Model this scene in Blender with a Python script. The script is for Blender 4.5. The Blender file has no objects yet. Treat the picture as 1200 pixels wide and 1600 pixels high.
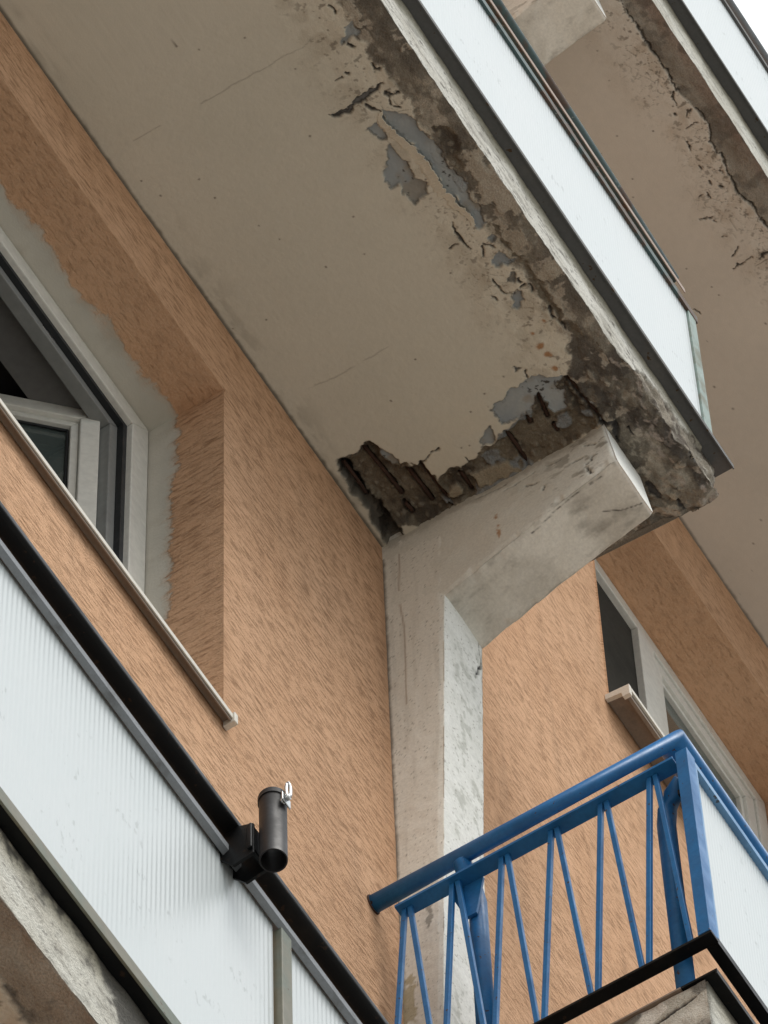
import bpy, bmesh, math
import numpy as np
from mathutils import Matrix, Vector

# ------------------------------------------------------------------ camera, sky, sun, exposure
# Axes: x runs along the facade, y points INTO the building (the street is at -y), z is up.
# Height zero is the underside of the damaged balcony; the pavement lies about 16 m below it.
SC = bpy.context.scene
COL = SC.collection
GROUND_Z = -16.2
cam_data = bpy.data.cameras.new("camera")
cam = bpy.data.objects.new("camera", cam_data)
COL.objects.link(cam)
right = Vector((0.52641662, -0.84992802, -0.0225366))
down = Vector((0.74230992, 0.47236292, -0.47523599))
fwd = Vector((0.41456184, 0.23344298, 0.8795697))
M = Matrix.Identity(4)
for i in range(3):
    M[i][0], M[i][1], M[i][2] = right[i], -down[i], -fwd[i]
M[0][3], M[1][3], M[2][3] = -6.96838, -3.93614, -14.5921
cam.matrix_world = M
cam_data.sensor_fit = 'HORIZONTAL'
cam_data.sensor_width = 36.0
cam_data.lens = 36.0 * 9495.2 / 1200.0
cam_data.clip_start = 0.1
cam_data.clip_end = 3000.0
SC.camera = cam

SUN_EL, SUN_AZ = math.radians(58), math.radians(200)      # azimuth clockwise from +y
world = bpy.data.worlds.new("World")
SC.world = world
world.use_nodes = True
wn = world.node_tree
wn.nodes.clear()
sky = wn.nodes.new('ShaderNodeTexSky')
sky.sky_type = 'NISHITA'
sky.sun_disc = False
sky.sun_elevation = SUN_EL
sky.sun_rotation = SUN_AZ
sky.air_density = 1.0
sky.dust_density = 4.0
sky.ozone_density = 1.0
hs = wn.nodes.new('ShaderNodeHueSaturation')               # an overcast sky has little colour
hs.inputs['Saturation'].default_value = 0.22
cloud = wn.nodes.new('ShaderNodeMix')                        # closed, even cloud layer over the clear sky
cloud.data_type = 'RGBA'
cloud.inputs[0].default_value = 0.85
tc = wn.nodes.new('ShaderNodeTexCoord')                      # overcast: zenith several times as bright as the horizon
sx = wn.nodes.new('ShaderNodeSeparateXYZ')
wn.links.new(tc.outputs['Generated'], sx.inputs[0])
mr = wn.nodes.new('ShaderNodeMapRange')
mr.inputs['To Min'].default_value = 0.22
mr.inputs['To Max'].default_value = 1.0
wn.links.new(sx.outputs['Z'], mr.inputs['Value'])
sc_ = wn.nodes.new('ShaderNodeVectorMath'); sc_.operation = 'SCALE'
sc_.inputs[0].default_value = (8.7, 9.05, 9.25)
wn.links.new(mr.outputs[0], sc_.inputs['Scale'])
wn.links.new(sc_.outputs[0], cloud.inputs[7])
bg = wn.nodes.new('ShaderNodeBackground')
bg.inputs['Strength'].default_value = 0.13
wo = wn.nodes.new('ShaderNodeOutputWorld')
wn.links.new(sky.outputs[0], hs.inputs['Color'])
wn.links.new(hs.outputs[0], cloud.inputs[6])
wn.links.new(cloud.outputs[2], bg.inputs['Color'])
wn.links.new(bg.outputs[0], wo.inputs[0])

sun_data = bpy.data.lights.new("sun", 'SUN')
sun_data.energy = 1.5
sun_data.angle = math.radians(35)
sun_data.color = (1.0, 0.96, 0.90)
sun = bpy.data.objects.new("sun", sun_data)
COL.objects.link(sun)
sd = Vector((math.sin(SUN_AZ) * math.cos(SUN_EL), math.cos(SUN_AZ) * math.cos(SUN_EL), math.sin(SUN_EL)))
sun.rotation_euler = sd.to_track_quat('Z', 'Y').to_euler()
sun.location = (0, -30, 30)

vs = SC.view_settings
vs.view_transform = 'Standard'
vs.look = 'None'
vs.gamma = 1.0
vs.use_curve_mapping = False
vs.exposure = 0.55

# ------------------------------------------------------------------ helpers
def tag(o, label=None, cat=None, group=None, kind=None):
    if label: o['label'] = label
    if cat: o['category'] = cat
    if group: o['group'] = group
    if kind: o['kind'] = kind
    return o

def empty(name, loc):
    o = bpy.data.objects.new(name, None)
    COL.objects.link(o)
    o.location = W(*loc)
    bpy.context.view_layer.update()
    return o

def W(x, out, z):
    """facade coordinates: x along, out = metres out from the wall face, z up"""
    return (x, -out, z)

class MB:
    def __init__(self):
        self.bm = bmesh.new()
    def box(self, x0, x1, o0, o1, z0, z1):
        v = [self.bm.verts.new(W(x, o, z)) for x in (x0, x1) for o in (o0, o1) for z in (z0, z1)]
        for q in ((0,1,3,2),(4,6,7,5),(0,4,5,1),(2,3,7,6),(0,2,6,4),(1,5,7,3)):
            self.bm.faces.new([v[i] for i in q])
        return self
    def prism(self, poly, axis, a, b):
        """poly: list of 2-D points in the plane across axis; extruded from a to b"""
        def p(u, w, t):
            return W(*((t, u, w) if axis == 'x' else (u, t, w) if axis == 'o' else (u, w, t)))
        lo = [self.bm.verts.new(p(u, w, a)) for u, w in poly]
        hi = [self.bm.verts.new(p(u, w, b)) for u, w in poly]
        n = len(poly)
        self.bm.faces.new(lo); self.bm.faces.new(hi[::-1])
        for i in range(n):
            self.bm.faces.new([lo[i], hi[i], hi[(i+1) % n], lo[(i+1) % n]])
        return self
    def tube(self, pts, r, n=16, cap=True, inner=None):
        """round tube along facade-coordinate points"""
        P = [Vector(W(*p)) for p in pts]
        rings = []
        for i, p in enumerate(P):
            d = (P[min(i+1, len(P)-1)] - P[max(i-1, 0)]).normalized()
            ref = Vector((0, 0, 1)) if abs(d.z) < 0.9 else Vector((1, 0, 0))
            a = d.cross(ref).normalized(); b = d.cross(a).normalized()
            k = 1.0
            if 0 < i < len(P)-1:
                k = 1.0 / max(0.5, (P[i]-P[i-1]).normalized().dot(d))
                side = ((P[i+1]-P[i]).normalized() - (P[i]-P[i-1]).normalized())
            rings.append([self.bm.verts.new(p + r*(math.cos(2*math.pi*j/n)*a + math.sin(2*math.pi*j/n)*b)*(1 if k < 1.01 else (1+(k-1)*0.6))) for j in range(n)])
        for i in range(len(rings)-1):
            for j in range(n):
                f = self.bm.faces.new([rings[i][j], rings[i][(j+1) % n], rings[i+1][(j+1) % n], rings[i+1][j]])
                f.smooth = True
        if cap:
            self.bm.faces.new(rings[0][::-1]); self.bm.faces.new(rings[-1])
        return self
    def build(self, name, mat, parent=None, bevel=0.0):
        bmesh.ops.recalc_face_normals(self.bm, faces=self.bm.faces)
        me = bpy.data.meshes.new(name)
        self.bm.to_mesh(me); self.bm.free()
        me.materials.append(mat)
        o = bpy.data.objects.new(name, me)
        COL.objects.link(o)
        if parent: put(o, parent)
        if bevel:
            m = o.modifiers.new('bevel', 'BEVEL'); m.width = bevel; m.segments = 2; m.limit_method = 'ANGLE'
        return o

def put(o, parent):
    o.parent = parent
    o.matrix_parent_inverse = parent.matrix_world.inverted()

def grid_mesh(name, P, C, mat, parent=None, caps=True, close=False):
    """P: (nu, nv, 3) facade coordinates, C: (nu, nv, 3) colours -> one smooth mesh"""
    nu, nv = P.shape[:2]
    co = P.reshape(-1, 3).astype(np.float32).copy(); co[:, 1] *= -1
    idx = np.arange(nu*nv).reshape(nu, nv)
    q = np.stack([idx[:-1, :-1], idx[1:, :-1], idx[1:, 1:], idx[:-1, 1:]], -1).reshape(-1, 4)
    if close:
        q2 = np.stack([idx[:-1, -1], idx[1:, -1], idx[1:, 0], idx[:-1, 0]], -1).reshape(-1, 4)
        q = np.concatenate([q, q2])
    me = bpy.data.meshes.new(name)
    nq = len(q)
    ncap = 2 if caps else 0
    me.vertices.add(nu*nv); me.vertices.foreach_set('co', co.ravel())
    loops = [q.ravel()]
    starts = list(range(0, nq*4, 4)) if False else np.arange(nq, dtype=np.int32)*4
    totals = np.full(nq, 4, np.int32)
    if caps:
        loops += [idx[0, ::-1], idx[-1, :]]
        starts = np.concatenate([starts, [nq*4, nq*4+nv]]).astype(np.int32)
        totals = np.concatenate([totals, [nv, nv]]).astype(np.int32)
    lv = np.concatenate(loops).astype(np.int32)
    me.loops.add(len(lv)); me.loops.foreach_set('vertex_index', lv)
    me.polygons.add(nq+ncap)
    me.polygons.foreach_set('loop_start', starts.astype(np.int32))
    sm = np.ones(nq+ncap, dtype=bool)
    if caps: sm[-2:] = False
    me.update(calc_edges=True)
    me.polygons.foreach_set('use_smooth', sm)
    a = me.color_attributes.new('Col', 'FLOAT_COLOR', 'POINT')
    cc = np.ones((nu*nv, 4), np.float32); cc[:, :C.shape[-1]] = C.reshape(-1, C.shape[-1])
    a.data.foreach_set('color', cc.ravel())
    me.validate()
    me.materials.append(mat)
    o = bpy.data.objects.new(name, me)
    COL.objects.link(o)
    if parent: put(o, parent)
    return o

# ---- numpy noise
def vnoise(x, y, seed=0):
    n = 256
    g = np.random.RandomState(seed).rand(n, n)
    xi = np.floor(x).astype(int); yi = np.floor(y).astype(int)
    fx = x - xi; fy = y - yi
    fx = fx*fx*fx*(fx*(fx*6-15)+10); fy = fy*fy*fy*(fy*(fy*6-15)+10)
    a = g[xi % n, yi % n]; b = g[(xi+1) % n, yi % n]; c = g[xi % n, (yi+1) % n]; d = g[(xi+1) % n, (yi+1) % n]
    return (a*(1-fx)+b*fx)*(1-fy)+(c*(1-fx)+d*fx)*fy

def fbm(x, y, f, oct=4, seed=0, gain=0.5):
    s = 0; a = 1; t = 0
    for k in range(oct):
        s = s + a*vnoise(x*f+17.3*k, y*f+9.1*k, seed+k); t += a
        a *= gain; f *= 2.03
    return s/t                                          # about 0..1, mean 0.5

def cell(x, y, f, seed=0):
    """distance to nearest scattered point and that point's random value"""
    x = x*f; y = y*f
    xi = np.floor(x).astype(int); yi = np.floor(y).astype(int)
    rs = np.random.RandomState(seed); gx = rs.rand(64, 64); gy = rs.rand(64, 64); gv = rs.rand(64, 64)
    best = np.full(x.shape, 9.0); val = np.zeros(x.shape); second = np.full(x.shape, 9.0)
    for i in (-1, 0, 1):
        for j in (-1, 0, 1):
            cx = xi+i; cy = yi+j
            d = np.hypot(cx+gx[cx % 64, cy % 64]-x, cy+gy[cx % 64, cy % 64]-y)
            m = d < best
            second = np.where(m, best, np.minimum(second, d))
            val = np.where(m, gv[cx % 64, cy % 64], val)
            best = np.where(m, d, best)
    return best, val, second-best

def seg_dist(x, y, a, b):
    ax, ay = a; bx, by = b
    dx, dy = bx-ax, by-ay
    t = np.clip(((x-ax)*dx+(y-ay)*dy)/max(dx*dx+dy*dy, 1e-9), 0, 1)
    return np.hypot(x-ax-t*dx, y-ay-t*dy), t

def poly_sdf(x, y, poly, margin=0.12):
    """signed distance, positive inside; far field clipped to -margin"""
    out = np.full(x.shape, -margin)
    p = np.array(poly)
    m = (x > p[:, 0].min()-margin) & (x < p[:, 0].max()+margin) & (y > p[:, 1].min()-margin) & (y < p[:, 1].max()+margin)
    if not m.any(): return out
    xs, ys = x[m], y[m]
    d = np.full(xs.shape, 9.0); ins = np.zeros(xs.shape, bool)
    for a, b in zip(poly, poly[1:]+poly[:1]):
        d = np.minimum(d, seg_dist(xs, ys, a, b)[0])
        if a[1] != b[1]:
            c = ((a[1] > ys) != (b[1] > ys)) & (xs < (b[0]-a[0])*(ys-a[1])/(b[1]-a[1])+a[0])
            ins ^= c
    out[m] = np.maximum(np.where(ins, d, -d), -margin)
    return out

def crack_field(x, y, cracks):
    """positive inside a crack; value = metres inside its edge"""
    out = np.full(x.shape, -0.05)
    for pts, w in cracks:
        p = np.array(pts)
        m = (x > p[:, 0].min()-.05) & (x < p[:, 0].max()+.05) & (y > p[:, 1].min()-.05) & (y < p[:, 1].max()+.05)
        if not m.any(): continue
        xs, ys = x[m], y[m]
        for i in range(len(pts)-1):
            d, t = seg_dist(xs, ys, pts[i], pts[i+1])
            out_m = w[i]*(1-t)+w[i+1]*t - d
            out[m] = np.maximum(out[m], out_m)
    return out

def warp(x, y, f, amp, seed):
    return x+(fbm(x, y, f, 3, seed, 0.6)-0.5)*amp, y+(fbm(x, y, f, 3, seed+7, 0.6)-0.5)*amp

def sstep(a, b, v):
    t = np.clip((v-a)/(b-a), 0, 1)
    return t*t*(3-2*t)

def mixc(c, col, m):
    m = np.clip(m, 0, 1)[..., None]
    return c*(1-m)+np.array(col)*m

# ------------------------------------------------------------------ materials
def new_mat(name):
    m = bpy.data.materials.new(name); m.use_nodes = True
    nt = m.node_tree
    return m, nt, nt.nodes['Principled BSDF']

def node(nt, kind, **kw):
    n = nt.nodes.new(kind)
    for k, v in kw.items():
        if k in n.inputs: n.inputs[k].default_value = v
        else: setattr(n, k, v)
    return n

def coords(nt, scale=(1, 1, 1)):
    g = nt.nodes.new('ShaderNodeNewGeometry')
    mp = nt.nodes.new('ShaderNodeMapping'); mp.inputs['Scale'].default_value = scale
    nt.links.new(g.outputs['Position'], mp.inputs['Vector'])
    return mp.outputs[0]

def noise(nt, vec, scale, detail=4.0, rough=0.55, dist=0.0):
    n = node(nt, 'ShaderNodeTexNoise', Scale=scale, Detail=detail, Roughness=rough, Distortion=dist)
    nt.links.new(vec, n.inputs['Vector'])
    return n.outputs['Fac']

def ramp(nt, fac, stops):
    r = nt.nodes.new('ShaderNodeValToRGB')
    e = r.color_ramp.elements
    while len(e) < len(stops): e.new(0.5)
    for k, (p, c) in enumerate(stops):
        e[k].position = p
        e[k].color = (c, c, c, 1) if isinstance(c, (int, float)) else (*c, 1)
    nt.links.new(fac, r.inputs[0])
    return r.outputs[0]

def mix(nt, fac, a, b, mode='MIX'):
    n = nt.nodes.new('ShaderNodeMix'); n.data_type = 'RGBA'; n.blend_type = mode
    for s, v in ((0, fac), (6, a), (7, b)):
        if isinstance(v, (int, float)): n.inputs[s].default_value = v
        elif isinstance(v, tuple): n.inputs[s].default_value = (*v, 1)
        else: nt.links.new(v, n.inputs[s])
    return n.outputs[2]

def math_n(nt, op, a, b):
    n = nt.nodes.new('ShaderNodeMath'); n.operation = op
    for s, v in ((0, a), (1, b)):
        if isinstance(v, (int, float)): n.inputs[s].default_value = v
        else: nt.links.new(v, n.inputs[s])
    return n.outputs[0]

def bump(nt, bsdf, h, strength, dist):
    b = node(nt, 'ShaderNodeBump', Strength=strength, Distance=dist)
    nt.links.new(h, b.inputs['Height'])
    nt.links.new(b.outputs[0], bsdf.inputs['Normal'])

def mat_stucco(name, sc, cement, dep=0.006, con=1.0):
    """scratched orange render; grooves run level. cement: bare grey margin beside the window frame"""
    m, nt, bs = new_mat(name)
    v = coords(nt, sc)
    n1 = noise(nt, v, 1.0, 5.0, 0.74, 0.05)
    groove = ramp(nt, n1, [(0.30, 0.0), (0.50, 0.75), (0.70, 1.0)])
    p = coords(nt)
    big = noise(nt, p, 2.2, 3.0, 0.65)
    fine = noise(nt, p, 170.0, 2.0, 0.65)
    col = mix(nt, ramp(nt, big, [(0.32, 0.0), (0.68, 1.0)]), (0.61, 0.355, 0.205), (0.70, 0.43, 0.265))
    col = mix(nt, ramp(nt, fine, [(0.40, 0.0), (0.70, 0.55)]), col, (0.73, 0.485, 0.32))
    gcol = mix(nt, ramp(nt, n1, [(0.32, 1-con), (0.50, 1.0)]), (0.385, 0.205, 0.11), col)
    patch = ramp(nt, noise(nt, coords(nt, (5, 5, 9)), 1.0, 3.0, 0.6), [(0.36, 0.70), (0.60, 1.0)])   # trowelled smoother here and there
    h = math_n(nt, 'ADD', math_n(nt, 'MULTIPLY', groove, patch), math_n(nt, 'MULTIPLY', fine, 0.7))
    gcol = mix(nt, patch, col, gcol)
    stain = noise(nt, coords(nt, (9, 9, 0.7)), 1.0, 3.0, 0.6)
    gcol = mix(nt, ramp(nt, stain, [(0.56, 0.0), (0.78, 0.35)]), gcol, (0.40, 0.25, 0.155))
    if cement:
        g = nt.nodes.new('ShaderNodeNewGeometry')
        s = nt.nodes.new('ShaderNodeSeparateXYZ'); nt.links.new(g.outputs['Position'], s.inputs[0])
        rag = noise(nt, coords(nt, (9, 10, 20)), 1.0, 6.0, 0.70)
        mid = noise(nt, coords(nt, (1, 1, 1)), 3.0, 2.0, 0.5)
        e = math_n(nt, 'ADD', s.outputs['Y'], math_n(nt, 'MULTIPLY', math_n(nt, 'SUBTRACT', rag, 0.5), 0.12))
        e = math_n(nt, 'ADD', e, math_n(nt, 'MULTIPLY', math_n(nt, 'SUBTRACT', mid, 0.5), 0.08))
        cm = ramp(nt, math_n(nt, 'MULTIPLY', e, 1.0), [(0.140, 0.0), (0.150, 0.75), (0.170, 1.0)])
        ccol = mix(nt, noise(nt, p, 14.0, 4.0), (0.50, 0.48, 0.42), (0.63, 0.60, 0.53))
        ccol = mix(nt, ramp(nt, noise(nt, p, 5.0, 5.0), [(0.55, 0.0), (0.75, 0.6)]), ccol, (0.38, 0.33, 0.26))
        gcol = mix(nt, cm, gcol, ccol)
        ch = math_n(nt, 'MULTIPLY', fine, 0.25)
        mh = nt.nodes.new('ShaderNodeMix'); mh.data_type = 'FLOAT'
        nt.links.new(cm, mh.inputs[0]); nt.links.new(h, mh.inputs[2]); nt.links.new(ch, mh.inputs[3])
        h = mh.outputs[0]
    nt.links.new(gcol, bs.inputs['Base Color'])
    bs.inputs['Roughness'].default_value = 0.95
    bs.inputs['Specular IOR Level'].default_value = 0.15
    bump(nt, bs, h, 1.0, dep)
    return m

def mat_vcol(name, amt=0.28, bstr=0.8, bdist=0.005, scale=220.0, rough=0.92):
    m, nt, bs = new_mat(name)
    a = nt.nodes.new('ShaderNodeAttribute'); a.attribute_name = 'Col'
    p = coords(nt)
    n = noise(nt, p, scale, 2.0, 0.65)
    n2 = noise(nt, p, scale*0.2, 2.0, 0.6)
    k = ramp(nt, n, [(0.25, 1-amt), (0.75, 1+amt*0.6)])
    c = mix(nt, a.outputs['Alpha'], a.outputs['Color'], mix(nt, 1.0, a.outputs['Color'], k, 'MULTIPLY'))
    nt.links.new(c, bs.inputs['Base Color'])
    bs.inputs['Roughness'].default_value = rough
    bs.inputs['Specular IOR Level'].default_value = 0.2
    bump(nt, bs, math_n(nt, 'MULTIPLY', math_n(nt, 'ADD', n, n2), a.outputs['Alpha']), bstr, bdist)
    return m

def mat_paint(name, col, wear, rough=0.4, wscale=9.0, lo=0.56, hi=0.72, amt=0.8, metallic=0.0, spec=0.5, chip=None):
    """painted or bare metal with dirt patches and small chips"""
    m, nt, bs = new_mat(name)
    p = coords(nt)
    n = noise(nt, p, wscale, 4.0, 0.65)
    n2 = noise(nt, p, wscale*14, 2.0, 0.6)
    c = mix(nt, ramp(nt, n, [(lo, 0.0), (hi, amt)]), col, wear)
    c = mix(nt, ramp(nt, n2, [(0.3, 0.35), (0.7, 0.0)]), c, tuple(x*0.6 for x in col))
    if chip:
        ch = noise(nt, p, wscale*7, 3.0, 0.55)
        c = mix(nt, ramp(nt, ch, [(0.67, 0.0), (0.70, 1.0)]), c, chip)
    nt.links.new(c, bs.inputs['Base Color'])
    r = ramp(nt, n, [(0.3, max(0.05, rough-0.1)), (0.7, min(1, rough+0.2))])
    nt.links.new(r, bs.inputs['Roughness'])
    bs.inputs['Metallic'].default_value = metallic
    bs.inputs['Specular IOR Level'].default_value = spec
    bump(nt, bs, n2, 0.25, 0.001)
    return m

STUCCO = mat_stucco('orange_scratched_render', (18, 18, 88), False, 0.0050)
STUCCO_REVEAL = mat_stucco('orange_render_window_side', (16, 16, 78), True, 0.0052)
STUCCO_HEAD = mat_stucco('orange_render_window_head', (26, 100, 60), True, 0.0025, 0.5)
STUCCO_HEAD_B = mat_stucco('orange_render_plain_head', (26, 100, 60), False, 0.0025, 0.5)
CONC = mat_vcol('weathered_painted_concrete')
CONC_SMOOTH = mat_vcol('column_paint', 0.12, 0.35, 0.0015, 120.0)
BLUE = mat_paint('blue_gloss_paint', (0.020, 0.165, 0.42), (0.015, 0.10, 0.26), 0.38, 8.0, 0.42, 0.68, 0.8, spec=0.3, chip=(0.06, 0.04, 0.035))
BLUE_PALE = mat_paint('faded_blue_paint', (0.13, 0.30, 0.53), (0.08, 0.19, 0.36), 0.4, 7.0, chip=(0.05, 0.07, 0.1))
BLACK = mat_paint('black_rail_paint', (0.004, 0.0045, 0.005), (0.014, 0.012, 0.010), 0.40, 8.0, chip=(0.025, 0.014, 0.008), spec=0.18)
DARKMETAL = mat_paint('dark_weathered_steel', (0.115, 0.113, 0.110), (0.16, 0.15, 0.135), 0.6, 7.0, chip=(0.07, 0.04, 0.02), spec=0.25)
GREYMETAL = mat_paint('grey_zinc_angle', (0.22, 0.24, 0.26), (0.10, 0.10, 0.10), 0.5, 14.0)
GREEN = mat_paint('faded_green_frame', (0.25, 0.33, 0.30), (0.17, 0.16, 0.11), 0.55, 9.0, 0.48, 0.62, chip=(0.12, 0.06, 0.03))
GREEN_DARK = mat_paint('rusting_green_tube', (0.055, 0.095, 0.095), (0.10, 0.045, 0.022), 0.55, 7.0, 0.5, 0.58, 0.9, chip=(0.2, 0.22, 0.2))
OLIVE = mat_paint('worn_olive_frame', (0.16, 0.15, 0.105), (0.14, 0.18, 0.155), 0.5, 6.0, 0.45, 0.6, chip=(0.08, 0.04, 0.02))
PINK = mat_paint('pinkish_edge_strip', (0.36, 0.27, 0.22), (0.27, 0.23, 0.18), 0.6, 6.0)
PVC = mat_paint('white_plastic_frame', (0.78, 0.78, 0.73), (0.68, 0.67, 0.61), 0.35, 3.0, 0.5, 0.8, 0.5)
PVC_GREY = mat_paint('grey_plastic_rebate', (0.24, 0.25, 0.245), (0.18, 0.18, 0.175), 0.45, 3.0)
RUBBER = mat_paint('black_rubber_seal', (0.012, 0.015, 0.018), (0.02, 0.02, 0.02), 0.6, 9.0)
SILL = mat_paint('brown_metal_sill', (0.27, 0.215, 0.17), (0.18, 0.14, 0.11), 0.5, 9.0)
SILL_EDGE = mat_paint('pale_sill_edge', (0.72, 0.68, 0.60), (0.5, 0.46, 0.4), 0.4, 12.0)
CHROME = mat_paint('bright_steel', (0.50, 0.51, 0.51), (0.30, 0.30, 0.30), 0.22, 40.0, metallic=1.0)
HOLDER = mat_paint('charcoal_powder_coat', (0.013, 0.0115, 0.012), (0.02, 0.018, 0.018), 0.45, 9.0, spec=0.25)
RUST = mat_paint('rusted_bar', (0.055, 0.026, 0.016), (0.025, 0.015, 0.012), 0.9, 40.0)
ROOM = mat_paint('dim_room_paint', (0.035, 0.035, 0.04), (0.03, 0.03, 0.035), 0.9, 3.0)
PLASTER_IN = mat_paint('grey_inner_plaster', (0.15, 0.15, 0.148), (0.12, 0.12, 0.118), 0.8, 3.0)
SCREEN = mat_paint('dark_insect_screen', (0.055, 0.052, 0.045), (0.045, 0.043, 0.038), 0.85, 3.0, spec=0.1)

def mat_ribbed():
    m, nt, bs = new_mat('ribbed_white_glass')
    p = coords(nt)
    n = noise(nt, p, 2.2, 4.0, 0.6)
    c = mix(nt, n, (0.50, 0.56, 0.575), (0.57, 0.60, 0.61))
    fl = noise(nt, coords(nt, (30, 30, 3)), 1.0, 4.0, 0.6)
    c = mix(nt, ramp(nt, fl, [(0.62, 0.0), (0.75, 0.35)]), c, (0.46, 0.51, 0.515))
    scuff = math_n(nt, 'MULTIPLY', noise(nt, coords(nt, (5, 5, 9)), 1.0, 3.0, 0.6), noise(nt, coords(nt, (60, 60, 26)), 1.0, 3.0, 0.6))
    c = mix(nt, ramp(nt, scuff, [(0.36, 0.0), (0.42, 0.55)]), c, (0.30, 0.33, 0.33))
    nt.links.new(c, bs.inputs['Base Color'])
    bs.inputs['Roughness'].default_value = 0.3
    bs.inputs['Specular IOR Level'].default_value = 0.5
    return m
RIBBED = mat_ribbed()

def mat_glass(name, tint):
    m, nt, bs = new_mat(name)
    p = coords(nt)
    c = mix(nt, noise(nt, p, 4.0, 3.0), tint, tuple(x*1.4 for x in tint))
    nt.links.new(c, bs.inputs['Base Color'])
    bs.inputs['Roughness'].default_value = 0.06
    bs.inputs['Transmission Weight'].default_value = 0.75
    bs.inputs['IOR'].default_value = 1.45
    return m
GLASS = mat_glass('window_glass', (0.20, 0.25, 0.24))

def mat_ground():
    m, nt, bs = new_mat('pale_paving')
    p = coords(nt)
    c = mix(nt, noise(nt, p, 0.5, 6.0), (0.275, 0.27, 0.25), (0.365, 0.355, 0.33))
    b = nt.nodes.new('ShaderNodeTexBrick')
    b.inputs['Scale'].default_value = 2.5; b.inputs['Mortar Size'].default_value = 0.012
    b.inputs['Color1'].default_value = (1, 1, 1, 1); b.inputs['Color2'].default_value = (0.85, 0.85, 0.85, 1)
    b.inputs['Mortar'].default_value = (0.4, 0.4, 0.4, 1)
    nt.links.new(p, b.inputs['Vector'])
    nt.links.new(mix(nt, 1.0, c, b.outputs['Color'], 'MULTIPLY'), bs.inputs['Base Color'])
    bs.inputs['Roughness'].default_value = 0.9
    return m

# ------------------------------------------------------------------ ground
g = bmesh.new()
gv = [g.verts.new(v) for v in ((-900, -900, GROUND_Z), (900, -900, GROUND_Z), (900, 900, GROUND_Z), (-900, 900, GROUND_Z))]
g.faces.new(gv)
gm = bpy.data.meshes.new('ground'); g.to_mesh(gm); g.free(); gm.materials.append(mat_ground())
go = bpy.data.objects.new('ground', gm); COL.objects.link(go)
tag(go, kind='structure', label='pale paved ground at the foot of the building')

# ------------------------------------------------------------------ damage outlines in metres (along the facade, out from the wall)
PEEL=[[(-1.115,0.690),(-1.088,0.732),(-1.049,0.752),(-1.021,0.747),(-0.990,0.755),(-0.959,0.756),(-0.927,0.757),(-0.893,0.755),(-0.854,0.760),(-0.809,0.768),(-0.768,0.755),(-0.731,0.764),(-0.684,0.755),(-0.680,0.733),(-0.701,0.728),(-0.738,0.733),(-0.767,0.722),(-0.813,0.727),(-0.826,0.714),(-0.873,0.716),(-0.929,0.718),(-0.983,0.707),(-1.029,0.696),(-1.082,0.685)],
[(-1.092,0.632),(-1.096,0.650),(-1.101,0.657),(-1.087,0.672),(-1.052,0.671),(-1.035,0.664),(-1.039,0.650)],
[(-1.018,0.662),(-0.997,0.660),(-0.952,0.669),(-0.924,0.671),(-0.901,0.665),(-0.872,0.683),(-0.843,0.665),(-0.839,0.619),(-0.853,0.615),(-0.872,0.619),(-0.879,0.609),(-0.904,0.619),(-0.909,0.590),(-0.927,0.593),(-0.936,0.585),(-0.947,0.600),(-0.973,0.615),(-0.981,0.630),(-0.993,0.632),(-1.016,0.652)],
[(-1.373,0.736),(-1.370,0.761),(-1.334,0.758),(-1.336,0.739),(-1.329,0.715),(-1.334,0.699),(-1.346,0.706),(-1.350,0.722)],
[(-0.591,0.707),(-0.599,0.732),(-0.579,0.749),(-0.567,0.751),(-0.556,0.762),(-0.553,0.743),(-0.558,0.720),(-0.564,0.710)],
[(-0.519,0.713),(-0.526,0.740),(-0.508,0.737),(-0.498,0.722),(-0.506,0.710)],
[(-0.468,0.700),(-0.465,0.728),(-0.438,0.725),(-0.436,0.711),(-0.424,0.699),(-0.425,0.687),(-0.442,0.686)],
[(-0.280,0.588),(-0.273,0.603),(-0.264,0.585)],
[(-0.647,0.741),(-0.645,0.755),(-0.634,0.755),(-0.631,0.744),(-0.639,0.739)],
[(-0.199,0.471),(-0.216,0.499),(-0.209,0.530),(-0.224,0.543),(-0.226,0.567),(-0.231,0.609),(-0.228,0.638),(-0.207,0.656),(-0.175,0.693),(-0.082,0.703),(-0.058,0.724),(-0.001,0.703),(-0.007,0.615),(-0.003,0.590),(-0.077,0.569),(-0.141,0.563),(-0.143,0.520),(-0.144,0.503),(-0.151,0.473)],
[(-0.145,0.399),(-0.160,0.443),(-0.134,0.443),(-0.114,0.415),(-0.114,0.388)],
[(-0.267,0.161),(-0.228,0.172),(-0.208,0.183),(-0.201,0.173),(-0.174,0.166),(-0.211,0.150),(-0.241,0.152)]]
SPALL_DEEP=[[(-0.283,0.041),(-0.286,0.085),(-0.297,0.121),(-0.296,0.143),(-0.268,0.158),(-0.238,0.153),(-0.207,0.159),(-0.192,0.177),(-0.180,0.201),(-0.161,0.221),(-0.136,0.233),(-0.109,0.240),(-0.064,0.240),(-0.036,0.242),(0.001,0.229),(0.003,0.175),(-0.003,0.124),(-0.020,0.090),(-0.034,0.075),(-0.005,0.070),(-0.002,0.036),(-0.018,0.022),(-0.051,0.027),(-0.084,0.039),(-0.122,0.050),(-0.158,0.050),(-0.177,0.034),(-0.193,0.037),(-0.228,0.039),(-0.268,0.032)]]
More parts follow.
